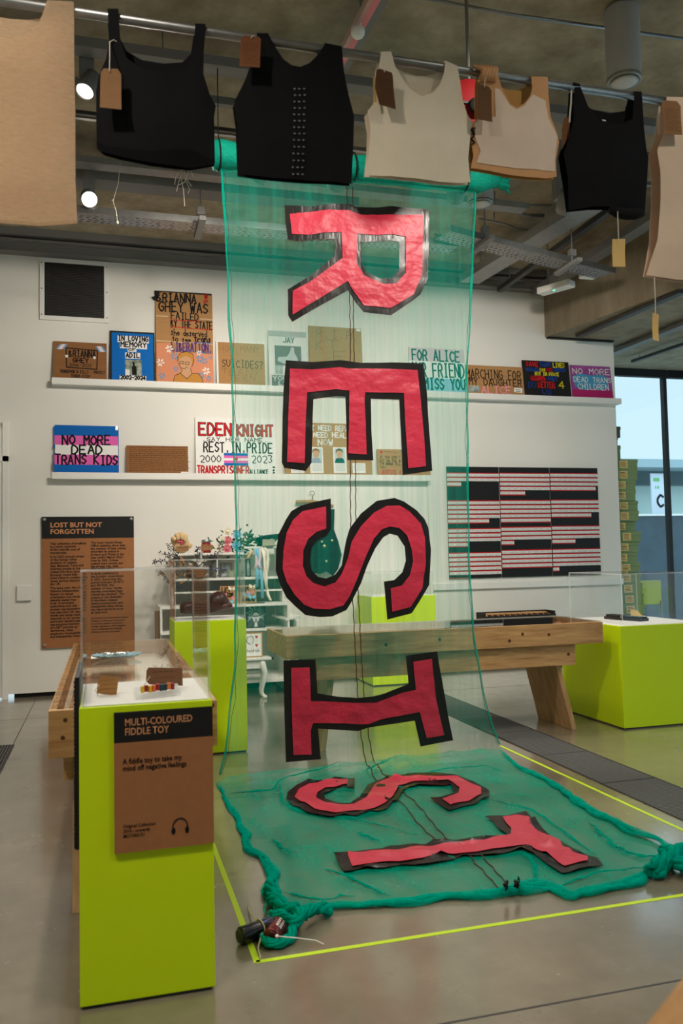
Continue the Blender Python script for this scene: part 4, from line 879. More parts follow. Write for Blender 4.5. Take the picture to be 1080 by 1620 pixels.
# long pine table behind the net
vitrine(1.305, 4.03, 6.22, 6.99, .90, .175, 'long pine display table standing behind the net, with glazed top and splayed legs', [(1.55, 3.785, 6.26, 6.30, .55, .725), (1.55, 3.785, 6.88, 6.92, .55, .725)],
        [xleg(3.78, 3.60, 6.303, 6.877, .7249), xleg(1.60, 1.70, 6.303, 6.877, .7249)])
b = bm_new()
for (x, z, y) in ((3.28, .83, 6.22), (3.16, .78, 6.22), (3.52, .815, 6.22), (2.1, .80, 6.22), (2.55, .82, 6.22), (3.72, .64, 6.26), (2.3, .62, 6.26)): lathe(b, [(.014, 0), (.012, .0012)], (x, y, z), 12, axis=(.0, -1, 0))
kn = obj('knots', b, M['knot']); adopt(kn, [o for o in COL.objects if o.name.startswith('display_table')][0])
def doc(x0, x1, y0, y1, z, m, label, name='document', cat='paper', inkrows=0, ang=0, group=None):
    cx, cy = (x0+x1)/2, (y0+y1)/2; t = thing(name, label, cat, (cx, cy, z), group, rot=(0, 0, ang))
    b = bm_new(); box(b, x0-cx, x1-cx, y0-cy, y1-cy, 0, .002); obj('sheet', b, m, t, world=False)
    if inkrows:
        b = bm_new(); rr = random.Random(int(x0*999+y0*77)); w, h = x1-x0, y1-y0
        for k in range(inkrows):
            yy = h*(.4-.8*k/inkrows); x = -w*.42
            while x < w*.38:
                L_ = rr.uniform(.04, .14)*w; box(b, x, x+L_, yy, yy+h/inkrows*.35, .002, .0024); x += L_+.02*w
        obj('print', b, M['ink'], t, world=False)
    return t
zb_ = .8005
doc(2.5, 3.3, 6.62, 6.9, zb_, M['paper'], 'white printed sheets inside the long pine table, by the net edge', inkrows=8)
doc(3.35, 3.75, 6.5, 6.85, zb_, mat('red_leaflet', (206, 170, 160), .7), 'pale red leaflet inside the right end of the long pine table', inkrows=6)
b = bm_new(); box(b, 2.9, 3.95, 6.905, 6.955, .801, .898); tag(obj('backing_strip', b, M['black']), 'black strip standing at the back inside the long pine table', 'strip')
doc(1.45, 2.3, 6.5, 6.85, zb_, mat('cream_sheet', (222, 214, 196), .7), 'cream sheet inside the left end of the long pine table', inkrows=7)
# left table running away from the camera
vitrine(-.225, .45, 3.58, 6.45, .90, .19, 'long pine display table running back behind the foreground lime plinth', [(-.185, -.145, 3.95, 6.1, .53, .71), (.37, .41, 3.95, 6.1, .53, .71)],
        [yleg(3.84, 4.0, -.144, .369, .7099), yleg(6.2, 6.04, -.144, .369, .7099)])
b = bm_new(); 
for (x, z) in ((-.16, .86), (-.17, .79), (.40, .80), (.43, .88)): lathe(b, [(.009, 0), (.008, .0012)], (x, 3.58, z), 12, axis=(0, -1, 0))
kn = obj('knots', b, M['knot']); adopt(kn, [o for o in COL.objects if o.name.startswith('display_table')][1])
M['newsprint'] = mat('brown_newsprint', (168, 130, 98), .8, .1, var=.06, scale=6); M['pinkprint'] = mat('pink_newsprint', (190, 148, 124), .8, .1)
doc(-.17, .18, 4.1, 4.75, zb_, M['newsprint'], 'brown newspaper page inside the long table, nearest the foreground plinth', inkrows=26)
doc(-.17, .14, 4.85, 5.35, zb_, M['pinkprint'], 'pinkish newspaper page inside the long table, under the silver dish', inkrows=18)
doc(-.16, .14, 5.75, 6.3, zb_, M['newsprint'], 'brown newspaper page at the far end inside the long table', inkrows=20)
doc(.19, .40, 4.2, 6.2, zb_, mat('pale_print', (224, 214, 200), .8), 'pale long sheet along the inner side of the long table', inkrows=0)
doc(-.18, .0, 3.66, 4.0, zb_, mat('grey_print_sheet', (150, 134, 118), .8, var=.2, scale=9), 'grey printed sheet inside the near end of the long table', inkrows=12)
doc(-.09, .16, 5.30, 5.5, .907, M['paper'], 'white card under the silver shell dish on the long table', name='card', inkrows=0)
c = at(185, 1044, Z=.915); t = thing('shell_dish', 'pale blue and silver shell dish on a white card on the long table', 'dish', (c.x, c.y, .909))
b = bm_new(); prof = [(.02, 0), (.1, .008), (.145, .022), (.15, .026), (.14, .027), (.1, .016), (.02, .01)]
lathe(b, prof, (c.x, c.y+.13, .909), 40)
for v in b.verts:
    a = math.atan2(v.co.y-c.y-.13, v.co.x-c.x); r = math.hypot(v.co.x-c.x, v.co.y-c.y-.13); v.co.z += .004*math.sin(a*18)*(r/.15); v.co.y = c.y+.13+(v.co.y-c.y-.13)*.7; v.co.z = max(v.co.z, .9095)
obj('dish', b, mat('blue_pearl', (150, 186, 200), .22, .6, metal=.25, var=.3, scale=20, bump=.4, bscale=40), t, smooth=True)
b = bm_new(); rr = random.Random(2)
for k in range(16): a = rr.random()*6.28; r_ = rr.random()*.07; ball(b, (c.x+r_*math.cos(a)-.02, c.y+.13+r_*.6*math.sin(a), .93+.008*rr.random()), .016, 1, (1.4, 1, .7), .6)
obj('crumpled_foil', b, mat('foil', (214, 218, 214), .18, .6, metal=.8, bump=.5, bscale=50), t, smooth=True)
# near table at the bottom right corner (another of the same kind, turned)
t = thing('display_table', 'corner of a pine table close to the camera at the lower right', 'table', (1.05, .78, 0), rot=(0, 0, math.radians(35)))
# local x along the edge; the edge in the picture is local y = +.3
A_ = Vector((.655, .948)); dx_, dy_ = math.cos(math.radians(35)), math.sin(math.radians(35))
rel = A_-Vector((1.05, .78)); lx = rel.x*dx_+rel.y*dy_; ly = -rel.x*dy_+rel.y*dx_
def lb(nm, a, m, bev=.004): b = bm_new(); box(b, *a); obj(nm, b, m, t, world=False, bevel=bev)
lb('top_board', (lx-.25, lx+1.1, ly-.5, ly, .86, .90), M['ply']); lb('apron', (lx-.2, lx+1.05, ly-.05, ly-.02, .72, .86), M['ply'])
for xx in (lx-.15, lx+1.0):
    for yy in (ly-.45, ly-.1): lb('leg', (xx-.025, xx+.025, yy-.025, yy+.025, 0, .72 if yy == ly-.1 else .86), M['plyleg'])
# ================================================================== white memorial tiers
t = tiers_ = thing('memorial_tiers', 'white stepped display shelves heaped with tributes against the wall, left of the net', 'shelving', (1.15, 9.6, 0))
M['tier'] = mat('tier_white', (226, 224, 216), .5, .4)
def tier(nm, a, m=None): b = bm_new(); box(b, *a); return obj(nm, b, m or M['tier'], t, bevel=.003)
TX0, TX1 = .70, 1.93
tier('shelf', (TX0, 1.50, 9.36, 9.80, 1.535, 1.56)); tier('shelf', (1.50, 1.95, 9.36, 9.80, 1.60, 1.625))
tier('shelf', (TX0, 1.95, 9.28, 9.80, 1.255, 1.28)); tier('shelf', (TX0, 1.95, 9.36, 9.80, 1.115, 1.135)); tier('shelf', (.55, 1.95, 9.10, 9.80, .965, .99)); tier('shelf', (.55, 1.95, 9.05, 9.80, .70, .72)); tier('shelf', (.55, 2.1, 9.05, 9.80, .14, .18))
tier('side_panel', (.69, .715, 9.36, 9.80, .99, 1.535)); tier('side_panel', (1.93, 1.955, 9.36, 9.80, .99, 1.60)); tier('side_panel', (.55, .575, 9.10, 9.80, .0, .965)); tier('side_panel', (1.93, 1.955, 9.10, 9.80, 0, .965))
tier('divider', (1.19, 1.21, 9.40, 9.80, 1.28, 1.535)); tier('back_panel', (.715, 1.93, 9.80, 9.82, .18, 1.535))
tier('leg', (.50, .548, 9.15, 9.2, 0, .95), mat('brown_post', (120, 96, 70), .6))
def px(x, y, Y): return at(x, y, Y=Y)
# stuffed hand
c = px(285, 862, 9.5); h = thing('stuffed_hand', 'soft beige stuffed hand with curled fingers and a pink ring, on the top tier', 'soft toy', (c.x, 9.5, 1.56))
hm = mat('beige_felt', (214, 182, 134), .9, .1, var=.06, scale=10, sheen=.3)
b = bm_new(); ball(b, (c.x+.01, 9.52, 1.66), .095, 3, (1.0, .6, 1.05), .15); obj('palm', b, hm, h, smooth=True)
for k, (x0, z0, x1, z1, x2, z2, r) in enumerate(((-.075, 1.66, -.085, 1.74, -.06, 1.70, .026), (-.035, 1.69, -.045, 1.78, -.025, 1.70, .028), (.01, 1.70, .005, 1.79, .015, 1.70, .029), (.05, 1.69, .055, 1.765, .045, 1.68, .027))):
    b = bm_new(); P = [(c.x+x0, 9.5, z0), (c.x+(x0+x1)/2, 9.47, (z0+z1)/2+.01), (c.x+x1, 9.44, z1), (c.x+(x1+x2)/2, 9.42, z1-.01), (c.x+x2, 9.42, z2)]; tube(b, P, [r, r, r, r*.95, r*.7], 10); o = obj('finger', b, hm, h, smooth=True); o.modifiers.new('s', 'SUBSURF').render_levels = 2
b = bm_new(); tube(b, [(c.x+.07, 9.48, 1.62), (c.x+.10, 9.44, 1.64), (c.x+.12, 9.42, 1.66)], [.026, .024, .014], 10); obj('thumb', b, hm, h, smooth=True)
b = bm_new(); tube(b, [(c.x-.04, 9.40, 1.70), (c.x-.02, 9.39, 1.685), (c.x+.01, 9.39, 1.69), (c.x+.02, 9.40, 1.67), (c.x-.01, 9.39, 1.66)], .014, 8); obj('ring', b, mat('pink_ring', (200, 74, 92), .5), h, smooth=True)
note_tag('paper_tag', 'small brown tag leaning against the stuffed hand', [(281, 866), (298, 863), (298, 872), (282, 873)], 9.38, M['kraft'], lines=1)
# candle jar
c = px(326, 868, 9.5); h = thing('candle_jar', 'small red glass candle jar with a silver lid on the top tier', 'jar', (c.x, 9.5, 1.56))
b = bm_new(); lathe(b, [(.05, 0), (.055, .01), (.055, .1), (.045, .115)], (c.x, 9.5, 1.5605), 24); obj('jar_body', b, mat('red_glass', (168, 6, 18), .12, .6), h, smooth=True)
b = bm_new(); lathe(b, [(.05, .112), (.052, .115), (.052, .145), (.046, .15)], (c.x, 9.5, 1.5605), 24); obj('lid', b, M['galv'], h, smooth=True)
note_tag('paper_tag', 'small brown tag propped against the red candle jar', [(320, 861), (337, 862), (336, 870), (320, 871)], 9.42, M['kraft'], lines=1)
# bouquet
c = px(372, 866, 9.45); h = thing('bouquet', 'bouquet of pink, white and blue artificial flowers lying on the top tier', 'bouquet', (c.x, 9.45, 1.56))
leafm = mat('leaf_green', (44, 84, 56), .5, .4, var=.2, scale=10); rr = random.Random(11)
def flower(c, r, m):
    b = bm_new()
    for ring, (n, rad, tilt) in enumerate(((9, 1, .35), (7, .72, .75), (5, .42, 1.15))):
        for k in range(n):
            a = 2*math.pi*k/n+ring*.4; d = Vector((math.cos(a)*math.cos(tilt), -math.sin(tilt), math.sin(a)*math.cos(tilt))); s = Vector((-math.sin(a), 0, math.cos(a)))
            p0 = Vector(c); P = [p0, p0+d*r*rad*.6+s*r*.3, p0+d*r*rad*1.0+s*r*.12, p0+d*r*rad*1.0-s*r*.12, p0+d*r*rad*.6-s*r*.3]; b.faces.new([b.verts.new(v) for v in P])
    ball(b, Vector(c)+Vector((0, -r*.4, 0)), r*.35, 2)
    o = obj('flower_head', b, m, h); o.modifiers.new('thick', 'SOLIDIFY').thickness = .002
fl = {'w': mat('cream_petals', (232, 226, 206), .7), 'p': mat('pink_petals', (214, 120, 130), .7), 'b': mat('blue_petals', (120, 186, 214), .7)}
for (x, y, r, k) in ((360, 841, .055, 'w'), (360, 855, .055, 'p'), (348, 866, .06, 'w'), (359, 868, .055, 'p'), (375, 846, .055, 'b'), (374, 863, .06, 'b'), (378, 876, .045, 'b'), (352, 853, .04, 'w')): flower(px(x, y, 9.38+rr.random()*.06), r, fl[k])
def leaves(name, parent, c, n, spread, ln, m, seed, squash=.5):
    b = bm_new(); rr = random.Random(seed)
    for k in range(n):
        p = Vector(c)+Vector((rr.gauss(0, spread[0]), rr.gauss(0, spread[1]), rr.gauss(0, spread[2]))); a = rr.random()*6.28; e = rr.uniform(-.6, 1.0)
        d = Vector((math.cos(a)*math.cos(e), math.sin(a)*math.cos(e)*.6, math.sin(e))); L_ = ln*rr.uniform(.6, 1.2); s = d.orthogonal().normalized()*L_*squash*.5
        b.faces.new([b.verts.new(v) for v in (p, p+d*L_*.5+s, p+d*L_, p+d*L_*.5-s)])
    return obj(name, b, m, parent)
leaves('leaves', h, px(388, 861, 9.44), 70, (.09, .04, .07), .09, leafm, 4); leaves('leaves', h, px(362, 860, 9.48), 50, (.10, .03, .08), .08, leafm, 5)
b = bm_new()
for k in range(6): tube(b, [px(360+k*5, 862, 9.45), px(378+k*2, 874, 9.42)], .004, 6)
obj('stems', b, leafm, h)
# dried branch spray
h = thing('dried_branches', 'spray of dried dark leaved branches sticking out from the white tiers', 'branches', px(300, 900, 9.4))
b = bm_new(); L_ = bm_new(); rr = random.Random(9)
for pts in (((305, 915), (285, 885), (266, 861)), ((300, 910), (270, 888), (243, 888)), ((310, 915), (312, 880), (313, 866)), ((300, 915), (282, 930), (250, 905)), ((320, 900), (335, 890), (352, 862)), ((300, 905), (275, 880), (255, 876)), ((310, 900), (330, 880), (343, 885)), ((305, 920), (300, 950), (296, 968))):
    P = [px(x, y, 9.26) for x, y in pts]; Q = [P[0].lerp(P[1], i/5) for i in range(5)]+[P[1].lerp(P[2], i/7) for i in range(8)]; tube(b, Q, .004, 5)
    for q in Q[4:]:
        for k in range(3):
            d = Vector((rr.gauss(0, 1), rr.gauss(0, .5), rr.gauss(0, 1))).normalized()*.032; s = d.orthogonal().normalized()*.010; q0 = q+d*.3
            L_.faces.new([L_.verts.new(v) for v in (q0, q0+d*.5+s, q0+d, q0+d*.5-s)])
obj('twigs', b, mat('twig', (74, 54, 42), .8), h); obj('leaves', L_, mat('dark_dry_leaves', (48, 44, 54), .8), h)
h = thing('dried_bouquet', 'bunch of dried brown and white leaves on the second white tier', 'bouquet', px(305, 905, 9.3))
leaves('leaves', h, px(300, 905, 9.3), 34, (.08, .03, .04), .11, mat('dry_brown', (136, 98, 58), .8), 21); leaves('leaves', h, px(312, 898, 9.32), 30, (.07, .03, .05), .09, mat('dry_white', (214, 206, 196), .8), 22); leaves('leaves', h, px(340, 902, 9.3), 24, (.06, .02, .04), .07, mat('dry_grey', (84, 84, 104), .8), 23)
# loose petals / leaf shapes on the lower tiers
h = thing('dried_leaf', 'large dry brown leaf hanging from the second white tier', 'leaf', px(310, 910, 9.26)); b = bm_new()
P = [px(x, y, 9.25) for x, y in ((306, 900), (318, 898), (327, 906), (322, 912), (310, 914))]; b.faces.new([b.verts.new(v) for v in P]); o = obj('blade', b, mat('leaf_brown', (140, 92, 52), .7), h); o.modifiers.new('t', 'SOLIDIFY').thickness = .003
# framed things on tiers
def frame(name, l, t_, r, b_, Y, z, label, fm, face, cat='picture', th=.02):
    p, q = px(l, b_, Y), px(r, t_, Y); t = thing(name, label, cat, (p.x, Y, z)); w = q.x-p.x; hh = q.z-p.z
    b = bm_new(); box(b, 0, w, 0, th, 0, hh); obj('backing', b, fm, t, world=False)
    b = bm_new(); k = .012; box(b, k, w-k, -.001, 0, k, hh-k); obj('print', b, face, t, world=False)
    return t, w, hh
frame('framed_photograph', 349, 890, 366, 913, 9.6, 1.281, 'small dark framed photograph on the second tier, beside the net edge', M['greypaint'], M['photo'])
frame('booklet', 362, 902, 371, 913, 9.5, 1.281, 'small green booklet standing on the second tier', mat('booklet_green', (120, 134, 108), .6), mat('booklet_face', (134, 148, 122), .6), 'booklet')
frame('photograph', 389, 884, 396, 912, 9.55, 1.281, 'narrow dark photograph on the second tier behind the net', M['black'], M['photo'])
ts, w, hh = frame('cardboard_sign', 348, 923, 405, 953, 9.3, .991, 'cardboard sign with black handwriting and pink and blue paper butterflies on the fourth tier', M['cardboard'], M['cardboard'], 'sign')
b = bm_new(); hand(b, 'LET TRANS', w*.06, w*.78, hh*.66, hh*.9, .012, -.002, .4); hand(b, 'KIDS', w*.14, w*.36, hh*.4, hh*.6, .012, -.002, .4); hand(b, 'GROW', w*.62, w*.95, hh*.1, hh*.28, .012, -.002, .4); obj('lettering', b, M['ink'], ts, world=False)
for k, (fx, fz, mm) in enumerate(((.08, .5, 'p'), (.33, .86, 'w'), (.42, .3, 'p'), (.26, .12, 'b'), (.83, .6, 'p'), (.88, .35, 'b'), (.72, .5, 'b'), (.9, .95, 'w'))):
    b = bm_new(); x, z, r = w*fx, hh*fz, .04
    for s in (-1, 1): b.faces.new([b.verts.new(v) for v in ((x, -.003, z), (x+s*r, -.02, z+r*.8), (x+s*r*1.1, -.02, z-.2*r), (x+s*.3*r, -.01, z-r*.6))])
    obj('paper_butterfly', b, fl[mm], ts, world=False)
# officer's cap
c = px(421, 862, 9.5); h = thing('peaked_cap', 'dark officer cap with a small badge on the highest white tier behind the net', 'cap', (c.x, 9.5, 1.626))
serge = mat('cap_serge', (22, 26, 32), .85, .1)
b = bm_new(); lathe(b, [(.10, 0), (.105, .045), (.12, .06), (.165, .10), (.17, .112), (.15, .125), (.02, .13)], (c.x, 9.52, 1.626), 32)
for v in b.verts: v.co.z += max(0, (v.co.z-1.68))*((v.co.x-c.x)*1.6); v.co.z -= max(0, v.co.z-1.68)*max(0, -(v.co.x-c.x))*2.0
obj('crown', b, serge, h, smooth=True)
b = bm_new()
P = [(c.x+.11*math.cos(a), 9.52+.11*math.sin(a), 1.628) for a in [math.pi+math.pi*k/12 for k in range(13)]]; Q = [(c.x+.12*math.cos(a), 9.52+.2*math.sin(a)-.01, 1.634) for a in [math.pi+math.pi*k/12 for k in range(13)]]
va = [b.verts.new(p) for p in P]; vb = [b.verts.new(p) for p in Q]
for i in range(12): b.faces.new((va[i], va[i+1], vb[i+1], vb[i]))
o = obj('peak', b, M['black'], h, smooth=True); o.modifiers.new('t', 'SOLIDIFY').thickness = .004
b = bm_new(); ball(b, (c.x+.04, 9.385, 1.70), .018, 2, (1, .4, 1.3)); obj('badge', b, M['galv'], h, smooth=True)
note_tag('paper_tag', 'blank grey card leaning on the officer cap', [(415, 853), (435, 853), (435, 863), (415, 864)], 9.30, mat('grey_card', (160, 158, 134), .8), lines=0)
# ribbons
h = thing('ribbons', 'bundle of white, pink and blue ribbons trailing down from the highest white tier', 'ribbon', px(410, 868, 9.28)); rr = random.Random(4)
for pts, mm in ((((404, 868), (406, 880), (405, 892), (407, 906), (406, 928)), 'b'), (((407, 867), (410, 882), (411, 896), (414, 915), (415, 946)), 'b'), (((405, 867), (405, 878), (407, 890), (403, 900)), 'pp'), (((411, 867), (412, 880), (409, 892), (413, 900)), 'pp'), (((414, 868), (418, 880), (419, 895), (421, 908), (421, 926), (424, 942), (428, 950)), 'w'), (((418, 866), (423, 872), (424, 885), (423, 897), (421, 910)), 'w'), (((416, 872), (420, 890), (418, 910), (422, 930)), 'w'), (((413, 866), (419, 875), (426, 887)), 'w'), (((404, 868), (396, 876), (392, 883)), 'g')):
    mm_ = {'b': fl['b'], 'pp': M['palepink'], 'w': fl['w'], 'g': M['manila']}[mm]; b = bm_new(); P = [px(x, y, 9.26+.015*math.sin(i*1.7)) for i, (x, y) in enumerate(pts)]; wd = .016
    va = [b.verts.new(p-Vector((wd, 0, 0))) for p in P]; vb = [b.verts.new(p+Vector((wd, .008*math.sin(i), 0))) for i, p in enumerate(P)]
    for i in range(len(P)-1): b.faces.new((va[i], vb[i], vb[i+1], va[i+1]))
    o = obj('ribbon', b, mm_, h, smooth=True); o.modifiers.new('t', 'SOLIDIFY').thickness = .001
# dark bow end + portrait + framed certificate
t2, w, hh = frame('portrait_print', 390, 956, 419, 997, 9.2, .721, 'black and white portrait print of a face with a feathered headdress, behind the net', M['black'], mat('print_dark', (40, 44, 46), .5, rgb2=(70, 76, 78), scale=20))
b = bm_new(); rr = random.Random(6)
for k in range(60):
    a = math.pi*(rr.random()*1.3-.15); r0_, r1_ = w*.22, w*rr.uniform(.3, .52); stroke(b, [Vector((w*.5+r0_*math.cos(a), -.003, hh*.5+r0_*math.sin(a)*1.2)), Vector((w*.5+r1_*math.cos(a+.1), -.003, hh*.5+r1_*math.sin(a+.1)*1.25))], .006)
obj('headdress', b, mat('print_light', (176, 186, 186), .5), t2, world=False)
b = bm_new(); n_ = 20; b.faces.new([b.verts.new((w*.5+w*.19*math.cos(2*math.pi*k/n_), -.003, hh*.42+hh*.2*math.sin(2*math.pi*k/n_))) for k in range(n_)]); b.faces.new([b.verts.new(v) for v in ((w*.42, -.003, hh*.05), (w*.58, -.003, hh*.05), (w*.56, -.003, hh*.26), (w*.44, -.003, hh*.26))]); obj('face', b, mat('print_face', (196, 200, 198), .5), t2, world=False)
b = bm_new()
for s in (-1, 1): stroke(b, [Vector((w*.5+s*w*.04, -.004, hh*.46)), Vector((w*.5+s*w*.13, -.004, hh*.47))], .012)
stroke(b, [Vector((w*.45, -.004, hh*.31)), Vector((w*.55, -.004, hh*.31))], .01); stroke(b, [Vector((w*.5, -.004, hh*.43)), Vector((w*.51, -.004, hh*.37))], .005); obj('features', b, M['ink'], t2, world=False)
# little table with cabriole legs
tb = thing('side_table', 'small white table with a curved cabriole leg in front of the white tiers', 'table', (1.35, 9.0, 0)); wt = M['tier']
b = bm_new(); box(b, .95, 1.70, 8.85, 9.04, .405, .43); obj('top', b, wt, tb, bevel=.006); b = bm_new(); box(b, .99, 1.62, 8.88, 8.90, .32, .405); obj('apron', b, wt, tb)
def cab(x, y, s): 
    b = bm_new(); tube(b, [(x, y, .404), (x+.01*s, y-.01, .34), (x+.028*s, y-.02, .27), (x+.014*s, y-.01, .17), (x-.004*s, y, .08), (x+.004*s, y-.006, .035), (x+.024*s, y-.02, .018), (x+.03*s, y-.025, .0)], [.03, .034, .03, .022, .016, .015, .024, .02], 10); obj('leg', b, wt, tb, smooth=True)
cab(1.60, 8.89, 1); cab(1.02, 8.89, -1); cab(1.60, 9.0, 1); cab(1.02, 9.0, -1)
b = bm_new(); lathe(b, [(.012, 0), (.016, .01), (.01, .03)], (1.70, 8.9, .415), 12, axis=(1, 0, 0)); obj('knob', b, M['black'], tb)
t2, w, hh = frame('framed_certificate', 372, 1001, 415, 1042, 8.95, .431, 'white framed card with red hearts and a name, on the cabriole legged table', M['cardboard'], M['paper'], 'picture')
text('lettering', 'Sheldrick', w*.36, hh*.36, .05, M['ink'], t2, y=-.002, width=w*.52); b = bm_new()
for (fx, fz) in ((.78, .84), (.78, .5)):
    x, z, r = w*fx, hh*fz, .018; b.faces.new([b.verts.new(v) for v in ((x, -.002, z-r*1.3), (x+r, -.002, z), (x+r*.6, -.002, z+r*.6), (x, -.002, z+r*.2), (x-r*.6, -.002, z+r*.6), (x-r, -.002, z))])
obj('hearts', b, M['redink'], t2, world=False)
b = bm_new(); rr = random.Random(3)
for k in range(14): a = rr.random()*6.28; stroke(b, [Vector((w*.55+.04*math.cos(a), -.002, hh*.7+.04*math.sin(a))), Vector((w*.55+.04*math.cos(a+.9), -.002, hh*.7+.045*math.sin(a+.9)))], .005)
obj('wreath', b, mat('wreath_green', (90, 104, 80), .7), t2, world=False)
# bracket shelf with bottle
b = bm_new()
hexa(b, [px(430, 975, 9.35), px(452, 982, 9.05), px(477, 977, 9.3), px(455, 972, 9.6)], [v+Vector((0, 0, .02)) for v in (px(430, 975, 9.35), px(452, 982, 9.05), px(477, 977, 9.3), px(455, 972, 9.6))]); obj('corner_shelf', b, wt, tiers_)
zs = px(452, 982, 9.05).z; b = bm_new(); box(b, 2.02, 2.06, 9.05, 9.8, .181, zs-.001); obj('corner_support', b, wt, tiers_)
q = px(453, 975, 9.25); h = thing('bottle', 'white pump bottle on the small corner shelf behind the net', 'bottle', q); zz = max(q.z-.02, px(430, 975, 9.35).z+.02)
b = bm_new(); lathe(b, [(.032, 0), (.034, .01), (.034, .07), (.012, .085), (.012, .1)], (q.x, 9.25, zz), 20); obj('body', b, M['paper'], h, smooth=True); b = bm_new(); tube(b, [(q.x, 9.25, zz+.1), (q.x, 9.25, zz+.16), (q.x-.02, 9.25, zz+.165)], .008, 8); obj('pump', b, M['paper'], h, smooth=True)
# ================================================================== archive boxes by the window
zs = [0]
ys_px = [960, 945, 925, 912, 900, 888, 876, 863, 850, 838, 826, 813, 801, 788, 777, 765, 752, 740, 727]
XR, YB = 7.30, 10.3
zprev = 0.0; hbox = .147; rr = random.Random(12)
proto = None
nb = 19
for k in range(nb):
    z = k*hbox; dx = rr.uniform(-.03, .03)+(.05 if k < 9 else 0); dy = rr.uniform(-.03, .03)
    pos = ['at the foot', 'second', 'third', 'fourth', 'fifth', 'sixth', 'seventh', 'eighth', 'ninth', 'tenth', 'eleventh', 'twelfth', 'thirteenth', 'fourteenth', 'fifteenth', 'sixteenth', 'seventeenth', 'eighteenth', 'nineteenth'][k]
    lbl = 'green archive box at the foot of the stack by the window' if k == 0 else f'green archive box in the stack by the window, {pos} from the floor'
    if proto is None:
        bx_ = thing('archive_box', lbl, 'box', (XR, YB, z), 'stacked green archive boxes')
        b = bm_new(); box(b, -.42, 0, 0, .32, 0, .098); obj('base', b, M['boxgreen'], bx_, world=False, bevel=.003)
        b = bm_new(); box(b, -.426, .006, -.006, .326, .098, .1465); obj('lid', b, M['boxgreen'], bx_, world=False, bevel=.003)
        b = bm_new(); box(b, -.30, -.165, -.0085, -.006, .02, .125); lab = obj('paper_label', b, M['manila'], bx_, world=False)
        b = bm_new()
        for q in range(4): box(b, -.285, -.18-.02*(q % 2), -.0092, -.0085, .04+q*.02, .047+q*.02)
        obj('print', b, M['ink'], lab, world=False)
        proto = bx_
    else:
        bx_ = copy_tree(proto); bx_['label'] = lbl
    bx_.location = (XR+dx, YB+dy, z); bx_.matrix_basis = Matrix.Translation((XR+dx, YB+dy, z))
z = nb*hbox
for k, (x1, h_, m, lb_) in enumerate(((7.06, .2, M['boxgreen'], 'narrower green archive box above the tall green stack by the window'), (7.02, .11, M['boxgrey'], 'small grey archive box near the top of the stack by the window'), (7.07, .16, M['boxgrey'], 'grey archive box topmost of the stack by the window'))):
    bx_ = thing('archive_box', lb_, 'box', (x1, YB, z), 'stacked archive boxes, upper'); b = bm_new(); box(b, x1-.3, x1, YB, YB+.3, z, z+h_*.7); obj('base', b, m, bx_, bevel=.003); b = bm_new(); box(b, x1-.305, x1+.005, YB-.005, YB+.305, z+h_*.7, z+h_-.0005); obj('lid', b, m, bx_, bevel=.003); z += h_
# small lime stool in front of the window
s0 = at(1012, 957, Y=10.4); s1 = at(1045, 918, Y=10.4)
t = thing('chair', 'pale lime chair back and seat standing by the tall window', 'chair', ((s0.x+s1.x)/2, 10.2, 0)); lm = mat('pale_lime', (176, 192, 96), .5)
b = bm_new(); box(b, s0.x, s1.x, 10.4, 10.42, s0.z, s1.z); obj('backrest', b, lm, t, bevel=.01)
b = bm_new(); box(b, s0.x, s1.x, 10.0, 10.4, .45, .48); obj('seat', b, M['lime'], t, bevel=.01)
for x in (s0.x+.02, s1.x-.02):
    for y in (10.02, 10.39): b = bm_new(); tube(b, [(x, y, 0), (x, y, .45 if y < 10.1 else s0.z+.05)], .012, 8); obj('leg', b, M['galv'], t)
# ================================================================== the net banner
YB_ = 5.75
M['net'] = net('green_netting', (0, 200, 172), .205, .10, (30, 30, .8), .4)
M['netfloor'] = net('green_netting_gathered', (0, 180, 148), .47, .18, (7, 3, 1), .35)
M['netdense'] = net('green_netting_bunched', (0, 184, 158), .6, .2, (14, 14, 9), .35)
M['netsolid'] = mat('green_netting_rolled', (0, 150, 126), .75, .2, var=.25, scale=30, stretch=(1, 3, 3), bump=.4, bscale=60)
def lerp_tab(tab, y):
    for (a, xa), (b, xb) in zip(tab, tab[1:]):
        if y <= b: return xa+(xb-xa)*(y-a)/(b-a)
    return tab[-1][1]
LT = [(262, 350), (330, 355), (460, 361), (620, 367), (780, 372), (850, 375), (1000, 372), (1100, 367), (1180, 357), (1237, 343)]
RTb = [(303, 751), (430, 746), (600, 738), (700, 738), (900, 742), (1000, 748), (1100, 765), (1150, 776), (1188, 792)]
def hang_y(x, z): return YB_+.018*noise.noise(Vector((x*1.6, z*.7, 3)))+.006*noise.noise(Vector((x*7, z*.8, 9)))-.03*math.exp(-z*6)
def poly_at(P, f):
    P = [Vector(p) for p in P]; Ls = [(b-a).length for a, b in zip(P, P[1:])]; T_ = sum(Ls)*f
    for (a, b), L_ in zip(zip(P, P[1:]), Ls):
        if T_ <= L_: return a.lerp(b, T_/L_ if L_ else 0)
        T_ -= L_
    return P[-1]
FL = [at(x, y, Z=.0) for x, y in ((344, 1239), (352, 1258), (372, 1290), (385, 1330), (418, 1362), (426, 1390), (430, 1420), (440, 1450))]
FR = [at(x, y, Z=.0) for x, y in ((792, 1189), (822, 1216), (880, 1246), (940, 1288), (1000, 1320), (1040, 1336), (1062, 1350))]
FB = [at(x, y, Z=.0) for x, y in ((440, 1450), (480, 1444), (540, 1438), (600, 1435), (680, 1425), (760, 1420), (830, 1413), (868, 1403), (905, 1420), (960, 1408), (1010, 1392), (1052, 1374), (1062, 1350))]
FT = [FL[0], FR[0]]
